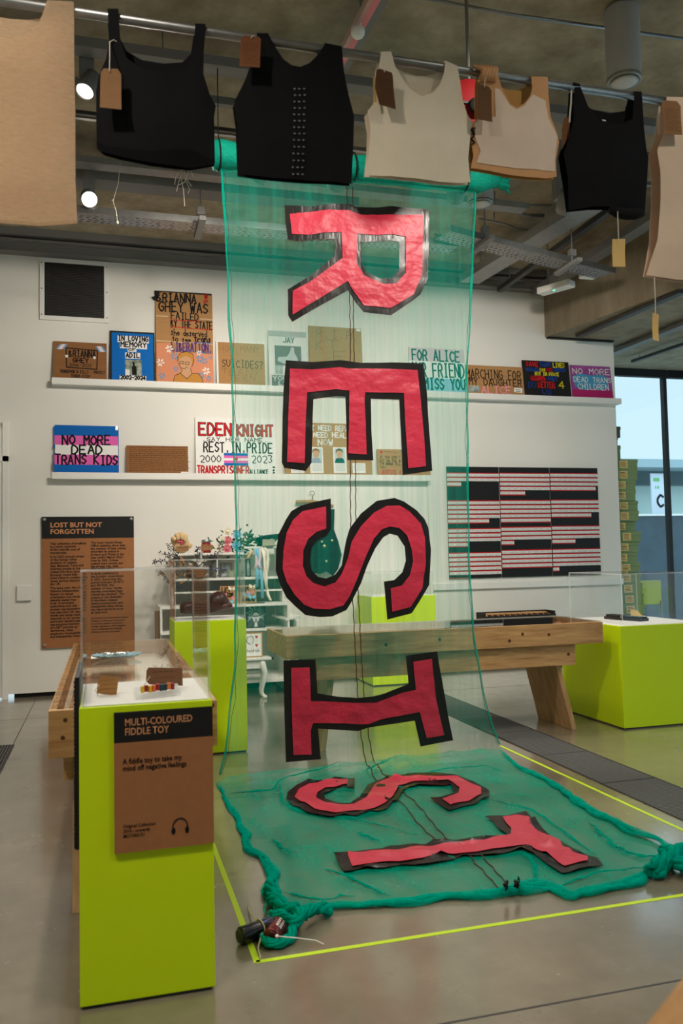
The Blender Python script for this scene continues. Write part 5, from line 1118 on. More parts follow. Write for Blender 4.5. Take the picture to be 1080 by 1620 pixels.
def floor_h(x, y):
    n = noise.noise(Vector((x*3.1, y*3.1, 1)))*.6+noise.noise(Vector((x*8, y*6, 4)))*.4
    rg = max(0, 1-abs(noise.noise(Vector((x*2.3+y*1.1, y*2.6, 8))))*5)
    return .010+.018*max(0, n)+.022*rg*rg+.05*math.exp(-max(0, 5.62-y)*9)*.5
t = thing('resist_banner', 'tall green net banner with red letters, hung from a roll and spilling onto the floor', 'banner', (1.75, YB_, 0))
bm = bm_new(); NU, NV = 44, 90; G = []
for j in range(NV+1):
    s = j/NV; yl = 262+(1237-262)*s; yr = 303+(1188-303)*s; a = at(lerp_tab(LT, yl), yl, Y=YB_); c = at(lerp_tab(RTb, yr), yr, Y=YB_); row = []
    for i in range(NU+1):
        p = a.lerp(c, i/NU); p.y = hang_y(p.x, p.z); p.z = max(p.z, .02); row.append(bm.verts.new(p))
    G.append(row)
for j in range(NV):
    for i in range(NU): bm.faces.new((G[j][i], G[j+1][i], G[j+1][i+1], G[j][i+1]))
obj('netting', bm, M['net'], t, smooth=True)
bm = bm_new(); NU, NV = 60, 50; G = []
for j in range(NV+1):
    v = j/NV; row = []
    for i in range(NU+1):
        u = i/NU; L_, R_ = poly_at(FL, v), poly_at(FR, v); T_, B_ = poly_at(FT, u), poly_at(FB, u)
        P = L_*(1-u)+R_*u+T_*(1-v)+B_*v-(FL[0]*(1-u)*(1-v)+FR[0]*u*(1-v)+FB[0]*(1-u)*v+FB[-1]*u*v)
        edge = min(u, 1-u, 1-v)
        row.append(bm.verts.new((P.x, P.y, floor_h(P.x, P.y)*min(1, .35+edge*8))))
    G.append(row)
for j in range(NV):
    for i in range(NU): bm.faces.new((G[j][i], G[j+1][i], G[j+1][i+1], G[j][i+1]))
obj('netting_train', bm, M['netfloor'], t, smooth=True)
def roll(name, P, r0, r1, seed, m, zoff=0, seg=10, floor=True, n=None, wob=.4, strands=4, spread=.09):
    n = n or len(P)*7; Q = [poly_at(P, i/n) for i in range(n+1)]; rs = []
    for i, q in enumerate(Q):
        f = i/n; k = 1+wob*noise.noise(Vector((f*9, seed, 0))); r = (r0+(r1-r0)*f)*k; rs.append(r)
        q = q+Vector((.012*noise.noise(Vector((f*14, seed, 3))), .012*noise.noise(Vector((f*14, seed, 5))), 0)); q.z = max(q.z, 0)+(r*.8 if floor else 0)+zoff; Q[i] = q
    b = bm_new(); rr = random.Random(seed)
    if not floor: tube(b, Q, rs, seg)
    else:
        ns = strands
        for s in range(ns):
            ph = rr.uniform(0, 9); fr = rr.uniform(.5, 1.0); am = spread*(1 if ns > 1 else 0)
            Q2 = [q+Vector((am*noise.noise(Vector((i/n*7+ph, s, 1))), am*noise.noise(Vector((i/n*7+ph, s, 6))), 0))*(rs[i]/max(rs)) for i, q in enumerate(Q)]
            R2 = [max(.0015, r*fr*(.75+.6*noise.noise(Vector((i/n*12+ph, s, 2))))*min(1, .25+4*min(i, n-i)/n)) for i, r in enumerate(rs)]
            k0 = len(b.verts); tube(b, Q2, R2, seg); b.verts.ensure_lookup_table()
            for v in b.verts[k0:]: v.co.z = max(v.co.z*.72+.006*noise.noise(v.co*22), .002)
    return obj(name, b, m, t, smooth=True)
hl = [(lambda p: Vector((p.x, hang_y(p.x, p.z)-.004, p.z)))(at(lerp_tab(LT, y), y, Y=YB_)) for y in range(264, 1236, 30)]
hr = [(lambda p: Vector((p.x, hang_y(p.x, p.z)-.004, p.z)))(at(lerp_tab(RTb, y), y, Y=YB_)) for y in range(306, 1188, 30)]
roll('side_hem', hl, .0075, .007, 1, M['netdense'], floor=False, n=90, wob=.7); roll('side_hem', hr, .008, .007, 2, M['netdense'], floor=False, n=90, wob=.7)
roll('floor_hem', FL, .010, .030, 3, M['netdense'], n=60); roll('floor_hem', FR, .014, .036, 4, M['netdense'], n=60); roll('floor_hem', FB, .024, .024, 5, M['netdense'], n=80)
b = bm_new()
for lst in (hl, hr):
    off = .03 if lst is hl else -.022
    tube(b, [p+Vector((off*.6+.008*math.sin(i*2.3), -.006, 0)) for i, p in enumerate(lst)], .0016, 5)
obj('edge_cord', b, mat('dark_green_cord', (0, 84, 74), .8), t)
for k, pl in enumerate((((361, 1254), (433, 1249), (446, 1232), (508, 1217), (539, 1206)), ((577, 1220), (600, 1210), (618, 1201)), ((443, 1242), (446, 1270), (481, 1284), (553, 1291), (659, 1318)), ((566, 1314), (600, 1327)), ((433, 1325), (450, 1342), (462, 1350)), ((515, 1373), (549, 1386), (590, 1403), (618, 1415)), ((780, 1265), (845, 1280), (892, 1312), (928, 1338), (943, 1352)), ((827, 1345), (845, 1367), (849, 1396)), ((640, 1230), (700, 1216), (770, 1212), (800, 1222)), ((450, 1410), (500, 1420), (560, 1418)), ((930, 1300), (985, 1345), (1040, 1352)), ((880, 1400), (940, 1380), (1020, 1368)), ((960, 1330), (1010, 1352), (1050, 1350)))):
    P = [at(x, y, Z=.02) for x, y in pl]; P = [Vector((p.x, p.y, floor_h(p.x, p.y)-.004)) for p in P]
    roll('fold', P, .009, .006, 20+k, M['netdense'], n=24, wob=.6, strands=3, spread=.03, seg=6)
# rolled top on its pole
b = bm_new(); A_, B_ = at(338, 243, Y=YB_), at(748, 282, Y=YB_); n = 40; C_end = at(792, 286, Y=YB_)
Q = [A_.lerp(B_, i/n) for i in range(n+1)]+[B_.lerp(C_end, k) for k in (.3, .6, .85, 1)]; rs = [.098*(1+.10*noise.noise(Vector((i*.35, 0, 0)))) for i in range(n+1)]+[.095, .065, .05, .035]
for i, q in enumerate(Q): q.y += .02; q.z += .012*noise.noise(Vector((i*.3, 4, 0)))
tube(b, Q, rs, 18)
for v in b.verts: v.co += Vector((0, noise.noise(v.co*9)*.012, noise.noise(v.co*9+Vector((3, 3, 3)))*.014))
obj('rolled_top', b, M['netsolid'], t, smooth=True)
b = bm_new(); rr = random.Random(1)
for k in range(7): e = C_end+Vector((.02, .02, 0)); tube(b, [e-Vector((.06, 0, 0)), e+Vector((rr.uniform(0, .04), rr.uniform(-.03, .03), rr.uniform(-.05, .05))), e+Vector((rr.uniform(.03, .08), rr.uniform(-.04, .04), rr.uniform(-.1, .05)))], [.03, .022, .008], 7)
obj('frayed_end', b, M['netsolid'], t, smooth=True)
for x in (346, 549, 559, 735):
    b = bm_new(); c = at(x, 243+(x-338)*.095, Y=YB_); tube(b, [c+Vector((.004*math.sin(a*2), .02+.108*math.cos(a), .108*math.sin(a))) for a in [2*math.pi*k/16 for k in range(17)]], .006, 6)
    if x != 559: tube(b, [c+Vector((0, .02, .1)), Vector((c.x, YB_+.02, 4.985))], .004, 6)
    obj('tie_cord', b, M['ink'], t)
# brown running stitches down the middle
def on_net(x, y):
    if y < 1212: p = at(x, y, Y=YB_); p.y = hang_y(p.x, p.z)-.006; return p
    p = at(x, y, Z=.02); p.z = floor_h(p.x, p.y)+.006; return p
ST1 = [(548, 292), (551, 400), (554, 530), (553, 640), (554, 780), (555, 880), (558, 960), (562, 1040), (565, 1100), (570, 1165), (577, 1208), (592, 1230), (628, 1262), (660, 1300), (690, 1330), (738, 1352), (770, 1385), (798, 1412)]
ST2 = [(557, 296), (558, 400), (559, 530), (561, 640), (562, 780), (563, 880), (567, 960), (571, 1040), (575, 1100), (582, 1165), (589, 1204), (606, 1226), (650, 1262), (682, 1298), (706, 1328), (755, 1350), (788, 1382), (812, 1408)]
for SS in (ST1, ST2):
    b = bm_new(); P = [Vector((x, y, 0)) for x, y in SS]; n = 170; rr = random.Random(len(SS)); Q = []
    for i in range(n+1):
        q = poly_at(P, i/n); am = .8 if q.y < 1212 else 2.2; Q.append(on_net(q.x+am*math.sin(i*1.9)*rr.uniform(.3, 1), q.y))
    tube(b, Q, .0034, 5); obj('stitching', b, mat('brown_thread', (66, 40, 26), .9), t)
for k, (x, y) in enumerate(((800, 1415), (818, 1412))):
    b = bm_new(); rr = random.Random(k); tube(b, [on_net(x+rr.uniform(-5, 5), y+rr.uniform(-8, 7))+Vector((0, 0, rr.uniform(.03, .06))) for _ in range(26)], .003, 5); obj('thread_knot', b, M['ink'], t)
# the letters
def Zm(ox, oy, k, pts): return [(ox+x/k, oy+y/k) for x, y in pts]
LET = {
'letter_r': (Zm(440, 310, 4.154, [(40, 65), (200, 75), (350, 55), (460, 55), (510, 75), (640, 80), (740, 72), (850, 85), (985, 92), (983, 300), (980, 545), (930, 650), (880, 690), (740, 785), (560, 765), (510, 705), (458, 620), (270, 725), (90, 830), (64, 790), (60, 618), (200, 532), (372, 392), (368, 285), (240, 288), (140, 303), (62, 292), (45, 180)]),
  Zm(440, 310, 4.154, [(540, 305), (640, 300), (735, 295), (790, 308), (790, 488), (745, 542), (670, 545), (575, 500), (545, 440)]),
  Zm(440, 310, 4.154, [(72, 125), (200, 112), (330, 95), (460, 100), (540, 128), (700, 130), (945, 132), (942, 330), (940, 520), (885, 650), (740, 738), (560, 722), (475, 600), (455, 560), (270, 675), (90, 785), (92, 628), (200, 572), (420, 410), (412, 240), (300, 245), (200, 262), (85, 255)]),
  Zm(440, 310, 4.154, [(515, 250), (640, 262), (740, 258), (830, 275), (832, 510), (770, 580), (690, 582), (560, 525), (510, 440)])),
'letter_e': (Zm(430, 560, 4, [(85, 42), (250, 52), (430, 40), (560, 58), (760, 55), (955, 62), (975, 240), (990, 500), (1010, 740), (820, 768), (812, 520), (800, 290), (622, 285), (625, 480), (638, 675), (475, 672), (468, 460), (462, 272), (400, 268), (260, 288), (255, 480), (248, 690), (210, 742), (75, 722), (60, 690), (65, 400), (70, 250)]), None,
  Zm(430, 560, 4, [(110, 95), (250, 100), (430, 85), (480, 95), (700, 95), (915, 105), (945, 400), (968, 712), (855, 725), (840, 480), (828, 250), (585, 245), (580, 300), (588, 460), (595, 638), (480, 630), (484, 420), (485, 235), (400, 225), (220, 245), (210, 460), (203, 693), (92, 685), (100, 400), (107, 250)]), None),
'letter_s': (Zm(430, 770, 4, [(370, 75), (372, 265), (345, 310), (290, 335), (250, 380), (238, 470), (250, 530), (290, 570), (340, 580), (400, 555), (440, 500), (465, 350), (490, 265), (560, 170), (660, 90), (770, 72), (830, 95), (910, 150), (960, 205), (985, 260), (1000, 400), (990, 620), (930, 720), (880, 800), (725, 840), (705, 600), (770, 590), (820, 540), (840, 470), (835, 380), (790, 310), (740, 298), (700, 320), (650, 390), (600, 500), (560, 610), (500, 730), (470, 780), (380, 820), (300, 825), (210, 812), (150, 760), (90, 700), (50, 620), (22, 530), (25, 400), (40, 300), (85, 210), (120, 155), (180, 120), (260, 98)]), None,
  Zm(430, 770, 4, [(338, 125), (340, 265), (280, 285), (225, 330), (195, 400), (192, 500), (215, 565), (260, 610), (330, 630), (400, 605), (440, 550), (480, 450), (500, 350), (560, 250), (640, 165), (720, 122), (800, 120), (860, 155), (935, 235), (960, 320), (965, 480), (945, 640), (870, 760), (755, 790), (745, 642), (815, 625), (865, 560), (885, 470), (875, 390), (850, 310), (800, 262), (740, 252), (690, 270), (640, 330), (590, 440), (540, 570), (490, 690), (450, 750), (360, 775), (260, 770), (200, 745), (140, 680), (90, 600), (65, 520), (70, 400), (90, 290), (130, 210), (190, 155)]), None),
'letter_i': (Zm(430, 1030, 3.6, [(65, 52), (247, 48), (258, 240), (370, 258), (480, 265), (580, 255), (640, 240), (775, 185), (758, 25), (935, 0), (975, 220), (1025, 505), (840, 540), (810, 395), (540, 435), (490, 453), (400, 448), (260, 440), (272, 610), (75, 628), (68, 300)]), None,
  Zm(430, 1030, 3.6, [(108, 95), (213, 92), (220, 285), (270, 285), (300, 285), (450, 292), (590, 292), (740, 235), (815, 220), (800, 60), (905, 42), (930, 270), (975, 475), (875, 493), (838, 345), (620, 385), (550, 412), (500, 415), (400, 408), (232, 408), (218, 450), (220, 585), (117, 586), (110, 300)]), None),
'floor_letter_s': (Zm(440, 1200, 3.086, [(375, 88), (370, 140), (280, 140), (220, 165), (230, 190), (300, 210), (350, 212), (400, 180), (440, 120), (540, 80), (640, 68), (760, 60), (870, 75), (960, 110), (1030, 150), (1028, 185), (960, 215), (830, 245), (790, 220), (740, 185), (800, 180), (860, 160), (840, 130), (760, 122), (680, 122), (610, 145), (580, 195), (530, 240), (450, 262), (380, 275), (250, 275), (150, 258), (70, 225), (40, 195), (45, 160), (90, 125), (160, 105), (260, 97), (340, 93)]), None,
  Zm(440, 1200, 3.086, [(340, 100), (335, 135), (230, 140), (190, 165), (185, 190), (230, 215), (300, 224), (370, 220), (430, 190), (475, 120), (560, 90), (680, 80), (790, 85), (870, 82), (930, 115), (990, 140), (990, 170), (930, 205), (840, 222), (800, 195), (880, 165), (885, 140), (830, 113), (740, 106), (650, 112), (590, 130), (560, 180), (530, 210), (470, 240), (390, 262), (280, 262), (180, 245), (100, 215), (80, 185), (100, 150), (150, 122), (240, 110)]), None),
'letter_t': (Zm(510, 1270, 2.348, [(38, 180), (220, 165), (250, 152), (390, 148), (440, 135), (580, 122), (600, 130), (690, 112), (655, 90), (630, 60), (602, 48), (690, 40), (755, 28), (790, 60), (840, 112), (890, 140), (925, 160), (960, 185), (1020, 200), (1042, 225), (960, 240), (890, 252), (820, 215), (740, 175), (580, 190), (440, 210), (300, 232), (80, 248)]), None,
  Zm(510, 1270, 2.348, [(88, 182), (220, 175), (330, 165), (440, 155), (600, 140), (700, 112), (700, 90), (680, 70), (668, 50), (720, 42), (765, 50), (770, 75), (800, 105), (880, 140), (890, 165), (930, 190), (985, 200), (985, 215), (900, 230), (820, 190), (760, 155), (680, 165), (560, 180), (440, 190), (330, 210), (110, 232)]), None),
}
for nm, (o1, h1, o2, h2) in LET.items():
    on_floor = nm in ('floor_letter_s', 'letter_t')
    def mk(off):
        def f(u, v):
            if on_floor:
                p = at(u, v, Z=.03); w = .009*noise.noise(Vector((p.x*9, p.y*7, 2))); p.z = max(floor_h(p.x, p.y), .016)+.007+off+max(w, -.004)*(1.2 if nm == 'letter_t' else .5); return p
            p = at(u, v, Y=YB_); p.y = hang_y(p.x, p.z)-.010-off+.006*noise.noise(Vector((p.x*5, p.z*5, 2)))+.0035*noise.noise(Vector((p.x*15, p.z*11, 7))); return p
        return f
    pk = obj(nm.replace('floor_', ''), sheet(o2, [h2] if h2 else [], 7 if not on_floor else 6, mk(.006), .0015), M['pink'], t, smooth=True)
    obj('tape_outline', sheet(o1, [h1] if h1 else [], 9 if not on_floor else 7, mk(.0), .0015), M['gaffer'], pk, smooth=True)
# knotted corners and weights
M['netknot'] = net('green_netting_knotted', (0, 170, 144), .82, .14, (60, 60, 60), .3)
def knot(px_list, r, label=None):
    P = [at(x, y, Z=z) for x, y, z in px_list]; b = bm_new(); n = len(P)*6; Q = [poly_at(P, i/n) for i in range(n+1)]
    rs = [r*(1+.3*noise.noise(Vector((i*.4, r*100, 0)))) for i in range(n+1)]; ns = 6
    for s in range(ns):
        Q2 = []; R2 = []
        for i, q in enumerate(Q):
            d = (Q[min(i+1, n)]-Q[max(i-1, 0)]).normalized(); s1 = d.cross(Vector((0, 0, 1))).normalized(); a_ = 2*math.pi*s/ns+i*.22; rad = rs[i]*(.62+.5*noise.noise(Vector((i*.3, s, 4))))
            Q2.append(q+s1*math.cos(a_)*rad+Vector((0, 0, math.sin(a_)*rad*.8))); R2.append(rs[i]*(.36+.22*noise.noise(Vector((i*.5, s, 9)))))
        tube(b, Q2, R2, 7)
    for v in b.verts: v.co += Vector((noise.noise(v.co*20), noise.noise(v.co*20+Vector((5, 0, 0))), noise.noise(v.co*20+Vector((0, 5, 0)))))*.012; v.co.z = max(v.co.z, .002)
    return obj('knotted_corner', b, M['netknot'], t, smooth=True)
knot([(428, 1405, .04), (436, 1425, .05), (452, 1438, .05), (470, 1440, .05)], .035)
knot([(520, 1438, .03), (492, 1438, .05), (474, 1448, .06), (470, 1456, .05), (446, 1452, .05), (432, 1448, .04)], .03)
knot([(432, 1448, .02), (422, 1462, .02), (415, 1482, .02), (424, 1493, .02), (445, 1492, .02), (460, 1483, .02), (464, 1468, .03), (470, 1452, .05)], .018)
knot([(1030, 1378, .04), (1058, 1360, .06), (1072, 1345, .07), (1088, 1350, .06), (1098, 1372, .04)], .045)
knot([(1050, 1345, .05), (1066, 1358, .06), (1082, 1372, .05), (1100, 1376, .04)], .035)
def can(p, q, r, label, m, m2, name='can'):
    p, q = Vector(p), Vector(q); L_ = (q-p).length; ax = (q-p).normalized(); c = thing(name, label, 'can', (p.x, p.y, 0))
    b = bm_new(); lathe(b, [(r*.8, 0), (r*.98, .004), (r, .012), (r, L_-.012), (r*.9, L_-.002)], p, 28, axis=ax); obj('body', b, m, c, smooth=True, bevel=.001)
    b = bm_new(); lathe(b, [(r*.9, -.004), (r*.82, -.004), (r*.8, .003), (.01, .005)], p, 28, axis=-ax); obj('end_cap', b, m2, c, smooth=True)
    return c
p, q = at(379, 1481, Z=.035), at(434, 1462, Z=.035); cn = can(p, q, .033, 'black drinks can lying on the tape by the net corner, bound with elastic', mat('black_can', (18, 20, 26), .25, .6, metal=.3), M['darkgrey'])
ax = (q-p).normalized()
b = bm_new(); md = p.lerp(q, .58)
for (f0, f1, a0, a1) in ((.62, .72, 55, 75), (.74, .92, 50, 80), (.64, .9, 88, 100), (.2, .3, 60, 95)):
    ring = lambda f, a: p.lerp(q, f)+Vector((ax.y*math.cos(math.radians(a)), -ax.x*math.cos(math.radians(a)), math.sin(math.radians(a))))*.0334
    b.faces.new([b.verts.new(v) for v in (ring(f0, a0), ring(f1, a0), ring(f1, a1), ring(f0, a1))])
obj('printed_marks', b, mat('can_blue', (40, 52, 120), .4), cn)
b = bm_new(); tube(b, [md+Vector((ax.y*math.cos(a)*.0355, -ax.x*math.cos(a)*.0355, math.sin(a)*.0355)) for a in [2*math.pi*k/18 for k in range(19)]], .003, 6); tube(b, [md+Vector((0, -.036, 0)), at(408, 1500, Z=.02), at(412, 1516, Z=.004)], .0026, 6); tube(b, [md+Vector((0, .03, .01)), at(394, 1442, Z=.01), at(392, 1434, Z=.004)], .0026, 6)
obj('elastic_band', b, mat('elastic', (196, 180, 140), .7), cn)
p, q = at(428, 1483, Z=.032), at(444, 1456, Z=.032); cn = can(p, q, .031, 'dark red can lying end-on in the knotted green net corner', mat('red_can', (110, 18, 20), .25, .6, metal=.3), mat('dark_red_end', (70, 14, 14), .35, .6, metal=.4))
ax = (q-p).normalized(); b = bm_new()
for f0 in (.3, .38, .47, .56, .66): 
    for a0 in (25, 55): b.faces.new([b.verts.new(v) for v in [p.lerp(q, f)+Vector((ax.y*math.cos(math.radians(a)), -ax.x*math.cos(math.radians(a)), math.sin(math.radians(a))))*.0314 for f, a in ((f0, a0), (f0+.05, a0), (f0+.06, a0+18), (f0+.01, a0+22))]])
obj('printed_marks', b, M['paper'], cn)
b = bm_new(); tube(b, [at(438, 1481, Z=.05), at(470, 1484, Z=.03), at(500, 1488, Z=.015), at(512, 1494, Z=.003)], .0022, 6); ball(b, at(438, 1481, Z=.052), .007, 2); tag(obj('cable_tie', b, M['paper']), 'thin white cable tie sticking out from the dark red can', 'cable tie')
# loose cords hanging from the ceiling tracks
b = bm_new(); tie = (288, 258)
for pts in (((288, 262), (286, 280), (290, 300), (292, 326)), ((290, 266), (296, 285), (303, 295)), ((286, 266), (278, 280), (276, 292)), ((289, 268), (282, 290), (279, 303)), ((291, 264), (298, 270), (292, 288), (280, 294)), ((287, 270), (300, 300), (297, 306)), ((300, 266), (306, 280))): tube(b, [at(x, y, Y=yE-.12) for x, y in pts], .0035, 5)
p = at(288, 262, Y=yE-.12); tube(b, [p, (p.x, yE, 4.955)], .004, 6); tag(obj('cord_bundle', b, M['string'], smooth=True), 'knotted bunch of loose white cord ends hanging below the black tank top', 'cord')
b = bm_new(); tube(b, [at(x, y, Y=yE-.1) for x, y in ((190, 258), (187, 290), (179, 318), (184, 335), (186, 354))], .003, 5); p = at(190, 258, Y=yE-.1); tube(b, [p, (p.x, yE, 4.955)], .003, 5); ball(b, at(178, 317, Y=yE-.1), .008, 2); ball(b, at(186, 352, Y=yE-.1), .009, 2, (1, 1, 1.6)); tag(obj('hanging_string', b, M['string'], smooth=True), 'single thin white string hanging beside the bright lower spotlight', 'string')
# ================================================================== the rail of chest binders
YR = 2.9
ra, rb = at(120, 20.5, Y=YR), at(1078, 163, Y=YR); zr = (ra.z+rb.z)/2
rail = thing('clothes_rail', 'long steel rail across the top carrying the hanging tops', 'rail', (1, YR, zr))
b = bm_new(); tube(b, [(-1.3, YR, zr), (3.3, YR, zr)], .0165, 16); obj('pole', b, M['galv'], rail, smooth=True)
b = bm_new()
for x in (-1.15, 3.15): tube(b, [(x, YR, zr+.016), (x, YR, 5.2)], .006, 6)
obj('hanger_rod', b, M['galv'], rail)
def garment(label, pts, m, neck, straps, raise_=.5, group='chest binders on the rail', bulge=.016, y=YR, extra=None, ripple=.006, name='chest_binder', backm=None):
    """pts: outline in the photograph; neck: index range of neckline points; straps: index pairs at the shoulder tops"""
    W_ = [at(a, c, Y=y) for a, c in pts]; P = [(p.x, p.z) for p in W_]
    x0, x1 = min(p[0] for p in P), max(p[0] for p in P); zt, zb = max(p[1] for p in P), min(p[1] for p in P)
    t = thing(name, label, 'top', ((x0+x1)/2, y, zb), group); sd = x0*7
    def f(s, off):
        def g(u, v):
            k = min(1, max(0, (zt-v)/.22)); c = (u-x0)/(x1-x0)*2-1; dome = max(0, 1-c*c)
            hk = 1-.62*max(0, 1-(v-zb)/.14)
            return Vector((u, y-s*(.021+bulge*k*dome)*hk+ripple*k*noise.noise(Vector((u*9+sd, v*2.2, s)))+.6*ripple*k*noise.noise(Vector((u*22+sd, v*4, s)))-s*off, v))
        return g
    fr = obj('front_panel', sheet(P, [], .03, f(1, 0), .002), m, t, smooth=True)
    Q = list(P); zs = [P[i][1] for pr in straps for i in pr]; ztop = sum(zs)/len(zs)
    for i in neck: Q[i] = (P[i][0], P[i][1]+(ztop-P[i][1])*raise_)
    obj('back_panel', sheet(Q, [], .04, f(-1, 0), .002), backm or m, t, smooth=True)
    for i, j in straps:
        a, c = P[i], P[j]; b = bm_new(); N_ = 8; va, vb = [], []
        for k in range(N_+1):
            an = math.pi*k/N_; yy = y-.0225*math.cos(an); zz = max(.0195-max(0, max(a[1], c[1])-zr), .008)*math.sin(an)
            va.append(b.verts.new((a[0], yy, max(a[1], zr-.004)+zz))); vb.append(b.verts.new((c[0], yy, max(c[1], zr-.004)+zz)))
        for k in range(N_): b.faces.new((va[k], va[k+1], vb[k+1], vb[k]))
        o = obj('strap', b, m, t, smooth=True); so = o.modifiers.new('t', 'SOLIDIFY'); so.thickness = .003; so.offset = 1
    return t, f(1, .003), f
def patchsheet(name, t, pts, f, m, y=YR, cell=.03, th=.0015):
    P = [at(a, c, Y=y) for a, c in pts]; return obj(name, sheet([(p.x, p.z) for p in P], [], cell, f, th), m, t, smooth=True)
def Z8(ox, oy, k, pts): return [(ox+x/k, oy+y/k) for x, y in pts]
# 1 sheer mesh top at the left edge
M['sheer'] = net('beige_mesh', (228, 202, 170), .66, .16, (40, 4, 160), .5)
garment('long sheer beige mesh top at the left end of the rail', [(75, 8), (117, 10), (117, 90), (119, 180), (119, 280), (122, 352), (60, 355), (0, 350), (-60, 352), (-104, 346), (-100, 120), (-92, 6), (-52, 4), (-40, 40), (-15, 64), (15, 72), (42, 66), (62, 48)], M['sheer'], range(13, 18), ((0, 1), (11, 12)), .75)
# 2 black tank
t2_, f2, _ = garment('black scoop neck tank top with thin straps, next to the beige mesh top', [(170, 21), (187, 21), (190, 70), (200, 100), (225, 119), (260, 125), (290, 120), (303, 100), (308, 44), (324, 45), (321, 90), (320, 125), (330, 155), (340, 172), (337, 190), (339, 262), (300, 268), (240, 260), (190, 250), (165, 243), (153, 232), (152, 150), (156, 125), (168, 100), (173, 70)], M['blackfab'], range(2, 8), ((0, 1), (8, 9)), .35)
patchsheet('hem', t2_, [(153, 228), (168, 235), (240, 244), (300, 241), (338, 256), (339, 263), (300, 269), (240, 261), (190, 251), (165, 244)], f2, mat('black_hem', (17, 16, 18), .9, .1))
# 3 corset with hooks
t3_, f3, _ = garment('black sleeveless top with three rows of hooks down its front', [(405, 59), (422, 59), (430, 75), (445, 100), (458, 111), (475, 114), (492, 103), (505, 85), (512, 75), (538, 80), (541, 120), (548, 155), (557, 188), (554, 292), (500, 289), (430, 284), (376, 277), (374, 200), (369, 166), (385, 135), (398, 100)], M['blackfab'], range(2, 8), ((0, 1), (8, 9)), .3)
for c_ in range(3):
    b = bm_new()
    for k in range(14):
        x, yv = 462+c_*7.5+(1 if k % 2 else 0)-k*.12, 150+k*10; p = at(x, yv, Y=YR); q = f3(p.x, p.z); ball(b, q+Vector((0, -.002, 0)), .0042, 1, (1.2, .6, .8))
    obj('hook_row', b, mat('hook_metal', (150, 148, 146), .35, .5, metal=.7), t3_)
# 4 cream
garment('plain cream sleeveless top with a handwritten brown tag, mid-rail', Z8(560, 60, 5.4, [(215, 152), (300, 148), (330, 270), (400, 400), (460, 480), (545, 540), (640, 510), (710, 430), (745, 330), (760, 225), (860, 270), (885, 420), (900, 560), (940, 680), (990, 750), (965, 880), (950, 1050), (980, 1245), (880, 1255), (700, 1240), (500, 1215), (300, 1195), (90, 1180), (115, 1000), (125, 800), (100, 650), (180, 550), (190, 400), (196, 265)]), M['cream'], range(2, 9), ((0, 1), (9, 10)), .72)
# 5 peach with pale front
t5_, f5, _ = garment('peach cropped top with a pale front panel and tan binding', Z8(720, 90, 6, [(225, 150), (370, 165), (400, 300), (440, 400), (490, 490), (545, 520), (620, 480), (680, 400), (700, 330), (692, 222), (850, 230), (855, 420), (870, 600), (940, 780), (955, 830), (930, 1000), (945, 1150), (850, 1165), (700, 1160), (500, 1135), (300, 1095), (135, 1070), (155, 950), (120, 800), (140, 650), (210, 590), (205, 250)]), M['peach'], range(2, 9), ((0, 1), (9, 10)), .72, backm=mat('tan_lining', (206, 158, 92), .9, .1))
patchsheet('pale_front', t5_, Z8(720, 90, 6, [(340, 340), (385, 345), (480, 505), (545, 540), (615, 505), (700, 395), (820, 450), (845, 620), (930, 790), (915, 1000), (925, 1105), (550, 1080), (180, 1025), (215, 920), (160, 800), (152, 670), (215, 610), (340, 615)]), f5, M['peachlight'])
b = bm_new(); rr = random.Random(2)
for k in range(2): tube(b, [f5(*(lambda p: (p.x, p.z))(at(720+(135+rr.uniform(-14, 22))/6, 90+y_/6, Y=YR)))-Vector((0, .003, 0)) for y_ in range(705, 860, 9)], .0022, 5)
obj('stitch_marks', b, M['ink'], t5_)
b = bm_new()
for k in range(5): p = at(720+(240+k*28)/6, 90+160/6, Y=YR-.03); tube(b, [p+Vector((0, 0, -.03)), p+Vector((.01, -.01, .012)), p+Vector((.03*(1 if k % 2 else -1), .0, .03))], [.014, .012, .005], 7)
obj('gathered_strap', b, M['peach'], t5_, smooth=True)
# 6 black
t6_, f6, _ = garment('black ribbed racer top with a yellow tag dangling from its hem', Z8(870, 120, 4.767, [(160, 110), (205, 108), (255, 255), (345, 365), (480, 405), (590, 350), (612, 150), (665, 150), (680, 400), (700, 560), (718, 640), (705, 850), (700, 1030), (690, 1062), (570, 1065), (500, 1035), (440, 1000), (300, 1000), (130, 1020), (115, 800), (80, 600), (120, 480), (150, 350)]), M['blackfab'], range(2, 6), ((0, 1), (6, 7)), .55)
b = bm_new(); P = [at(870+x/4.767, 120+y_/4.767, Y=YR-.05) for x, y_ in ((450, 1012), (500, 1030), (570, 1045), (640, 1045), (695, 1035))]; tube(b, P, [.015, .02, .022, .022, .016], 10); obj('rolled_hem', b, M['blackfab'], t6_, smooth=True)
b = bm_new(); p = at(870+403/4.767, 120+340/4.767, Y=YR+.03); box(b, p.x-.008, p.x+.008, p.y-.003, p.y, p.z-.006, p.z+.006); obj('size_label', b, M['paper'], t6_)
b = bm_new(); p = [at(870+x/4.767, 120+y_/4.767, Y=YR-.045) for x, y_ in ((160, 108), (157, 200), (148, 300), (145, 350))]; tube(b, p, .003, 6); obj('strap_cord', b, M['string'], t6_)
